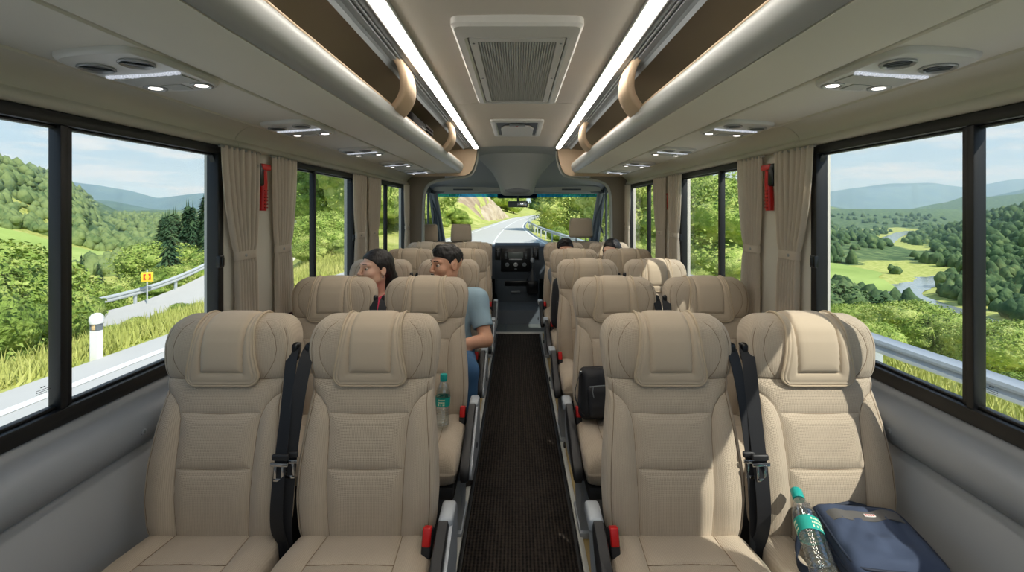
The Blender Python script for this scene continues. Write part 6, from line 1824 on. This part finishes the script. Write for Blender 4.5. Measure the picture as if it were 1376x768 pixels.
        if hairstyle == 'bun':
            Hh.cap(hp(0, .085, -.02), hp(0, .115, -.075), .052, .046, .03); Hh.cap(hp(0, .112, -.07), hp(-.02, .098, -.165), .045, .030, .03)
        else:
            for q in (-1, 1): Hh.cap(hp(q * .070, .03, .0), hp(q * .078, .02, -.19), .035, .030, .03)
            Hh.cap(hp(0, .09, .0), hp(0, .085, -.19), .055, .05, .03)
    Hh.build('hair', M['hair'], t, 1, .006 if not female else .003)
    # shirt
    Sh = SDF((-.45, -.55, .44), (.45, .16, hz), .008)
    torso(Sh, .011); Sh.ell((cx * .4, -.115, .60), (.172 * sc + .006, .122, .085), .05)
    for q in (-1, 1):
        e = np.array(elbow[q]); s0 = np.array(shoulder[q]); m_ = s0 + (e - s0) * (.74 if sleeve_short else 1.0); Sh.cap(s0, m_, .064 * sc + .004, .058 * sc + .004, .035)
        if not sleeve_short: Sh.cap(m_, np.array(wrist[q]) * .9 + e * .1, .052, .038, .02)
        if sleeve_short: Sh.cap(m_ + (e - s0) * .22, m_ + (e - s0) * .10, .064, .064, .014, True)
    Sh.cap(np.array(hp(0, 0, -.06)), np.array(nb) + (0, -.012, .012), .05, .060 * sc, .012, True)
    so = Sh.build('shirt', shirt, t, 2)
    if not female:
        # folded collar round the neck
        V = []; F = []; K = 40; ctr = np.array(nb)
        for lv, (dr, dz) in enumerate(((.064, .042), (.070, .046), (.080, .020), (.088, -.004), (.080, -.004))):
            for k in range(K):
                a = 2 * PI * k / K - PI / 2; gap = math.exp(-((((a + PI / 2 + PI) % (2 * PI)) - PI) / .28) ** 2)
                V.append((ctr[0] + math.cos(a) * dr * 1.0, ctr[1] + math.sin(a) * dr * (1.0 + .15 * gap), ctr[2] + dz - .050 * gap - .012 * (math.sin(a) < 0) * -math.sin(a)))
        for lv in range(4):
            for k in range(K):
                if k in (0, K - 1) and lv < 4: continue
                F.append((lv * K + k, lv * K + (k + 1) % K, (lv + 1) * K + (k + 1) % K, (lv + 1) * K + k))
        cl = link_mesh('collar', V, F, shirt, so); md = cl.modifiers.new('cloth', 'SOLIDIFY'); md.thickness = .003
        MB().lathe([(.005, 0), (.005, .002), (.002, .003)], n=12, M=Matrix.Translation((cx, -.186 + lean, sh_z - .06)) @ Matrix.Rotation(PI / 2, 4, 'X')).build('shirt_button', M['silver'], so)
    # trousers
    Tr = SDF((-.42, -.80, .02), (.42, .10, .72), .008)
    pelvis(Tr, .010)
    for q in (-1, 1): Tr.cap(hip[q], kn[q], .094, .068, .04); Tr.cap(kn[q], tuple(np.array(ank[q]) + (0, 0, .01)), .067, .054, .03)
    Tr.build('trousers', trousers, t, 2)
    for q in (-1, 1):
        S2 = SDF((ank[q][0] - .12, toe[q][1] - .08, -.01), (ank[q][0] + .12, ank[q][1] + .12, .2), .008)
        S2.cap(tuple(np.array(ank[q]) + (0, .03, -.035)), toe[q], .050, .034, .02); S2.cap(tuple(np.array(ank[q]) + (0, .015, -.02)), tuple(np.array(ank[q]) + (0, .01, .02)), .05, .046, .02)
        S2.build('shoe', shoe, t, 1)
    return t
def cloth(name, rgb, **k): return mat(name, rgb, .85, noise=(14, .06), bump=(120, .25, .003), **k)
M['shoe'] = mat('shoe_leather', (38, 32, 30), .5)
SK = skin_mat('skin_warm', (212, 160, 130)); SKW = skin_mat('skin_light', (226, 182, 156))
jeans = mat('blue_denim', (58, 96, 134), .85, noise=(18, .18), bump=(500, .3, .001)); dark = cloth('dark_trousers', (40, 42, 50))
person('man in pale blue polo shirt and jeans looking out of the left windows', (-.467, 2.96, 0), SK, cloth('blue_polo', (146, 172, 186)), jeans, M['shoe'], (.022, -.155, 1.098), math.radians(-50), math.radians(2), False, True, True, -.035, {1: (.185, -.50, .555), -1: (-.13, -.50, .555)})
person('woman in pink top with black hair tied back looking out left', (-.935, 2.96, 0), SKW, cloth('pink_top', (214, 62, 96)), dark, M['shoe'], (.045, -.160, 1.070), math.radians(-42), math.radians(-4), True, True, True, -.03, None, 'bun')
person('dark haired man mostly hidden behind the fourth row right aisle seat', (.575, 4.52, 0), SK, cloth('grey_shirt', (120, 124, 130)), dark, M['shoe'], (-.105, -.16, 1.035), math.radians(10), 0, False, True, False, -.02, None, 'short', -.04, .68)
person('person with long dark hair hidden behind the fourth row right window seat', (.953, 4.52, 0), SKW, cloth('cream_top', (200, 190, 176)), dark, M['shoe'], (-.03, -.15, 1.030), math.radians(-35), .1, True, True, False, -.02, None, 'long')
SUN_DIR = (1.0, -1.0, 1.46); SUN_E = 5.0; EXPOSURE = 0.0
def sky():
    w = bpy.data.worlds.new('sky'); SC.world = w; w.use_nodes = True
    g = NT(w.node_tree); bg = g.n['Background']
    tc = g.new('ShaderNodeTexCoord'); sep = g.new('ShaderNodeSeparateXYZ'); g.link(tc.outputs['Generated'], sep.inputs[0])
    rp = g.new('ShaderNodeValToRGB'); g.link(sep.outputs['Z'], rp.inputs['Fac'])
    els = rp.color_ramp.elements
    els[0].position = 0.0; els[0].color = (.62, .78, .92, 1); els[1].position = 1.0; els[1].color = (.17, .36, .74, 1)
    e = els.new(.14); e.color = (.50, .70, .90, 1); e = els.new(.40); e.color = (.28, .50, .82, 1)
    # clouds on a flat layer: direction / height
    mz = g.new('ShaderNodeMath', operation='ADD'); mz.inputs[1].default_value = .13; g.link(sep.outputs['Z'], mz.inputs[0])
    mz2 = g.new('ShaderNodeMath', operation='MAXIMUM'); mz2.inputs[1].default_value = .05; g.link(mz.outputs[0], mz2.inputs[0])
    dx = g.new('ShaderNodeMath', operation='DIVIDE'); g.link(sep.outputs['X'], dx.inputs[0]); g.link(mz2.outputs[0], dx.inputs[1])
    dy = g.new('ShaderNodeMath', operation='DIVIDE'); g.link(sep.outputs['Y'], dy.inputs[0]); g.link(mz2.outputs[0], dy.inputs[1])
    cb = g.new('ShaderNodeCombineXYZ'); g.link(dx.outputs[0], cb.inputs[0]); g.link(dy.outputs[0], cb.inputs[1]); cb.inputs[2].default_value = 3.7
    nz = g.new('ShaderNodeTexNoise'); nz.inputs['Scale'].default_value = 1.15; nz.inputs['Detail'].default_value = 9; nz.inputs['Roughness'].default_value = .58
    g.link(cb.outputs[0], nz.inputs['Vector'])
    mr = g.new('ShaderNodeMapRange', interpolation_type='SMOOTHSTEP'); mr.inputs['From Min'].default_value = .47; mr.inputs['From Max'].default_value = .64
    g.link(nz.outputs['Fac'], mr.inputs['Value'])
    mx = g.new('ShaderNodeMix', data_type='RGBA'); g.link(mr.outputs[0], mx.inputs['Factor']); g.link(rp.outputs[0], mx.inputs[6]); mx.inputs[7].default_value = (.93, .95, .97, 1)
    g.link(mx.outputs[2], bg.inputs['Color']); bg.inputs['Strength'].default_value = 1.0
sky()
# ------------------------------------------------------------------ camera, light, view
cam = bpy.data.cameras.new('camera'); co = bpy.data.objects.new('camera', cam); COL.objects.link(co)
cam.sensor_width = 36.0; cam.lens = 600 / 1376 * 36.0; cam.shift_x = -7 / 1376; cam.shift_y = -104 / 1376
cam.clip_start = .02; cam.clip_end = 12000
co.location = (0, 0, 1.45); co.rotation_euler = (PI / 2, 0, 0)
SC.camera = co
sun = bpy.data.lights.new('sun', 'SUN'); so = bpy.data.objects.new('sun', sun); COL.objects.link(so)
sun.energy = SUN_E; sun.angle = math.radians(.6); sun.color = (1.0, .95, .86)
so.rotation_euler = Vector(SUN_DIR).to_track_quat('Z', 'Y').to_euler()
so.location = (30, -20, 40)
SC.view_settings.view_transform = 'Standard'; SC.view_settings.look = 'None'; SC.view_settings.gamma = 1.0; SC.view_settings.use_curve_mapping = False
SC.view_settings.exposure = EXPOSURE
SC.cycles.use_denoising = True
SC.cycles.max_bounces = 10; SC.cycles.diffuse_bounces = 5; SC.cycles.glossy_bounces = 4; SC.cycles.transparent_max_bounces = 24; SC.cycles.transmission_bounces = 6
SC.cycles.caustics_reflective = False; SC.cycles.caustics_refractive = False
SC.cycles.sample_clamp_indirect = 6.0
SC.cycles.volume_bounces = 1
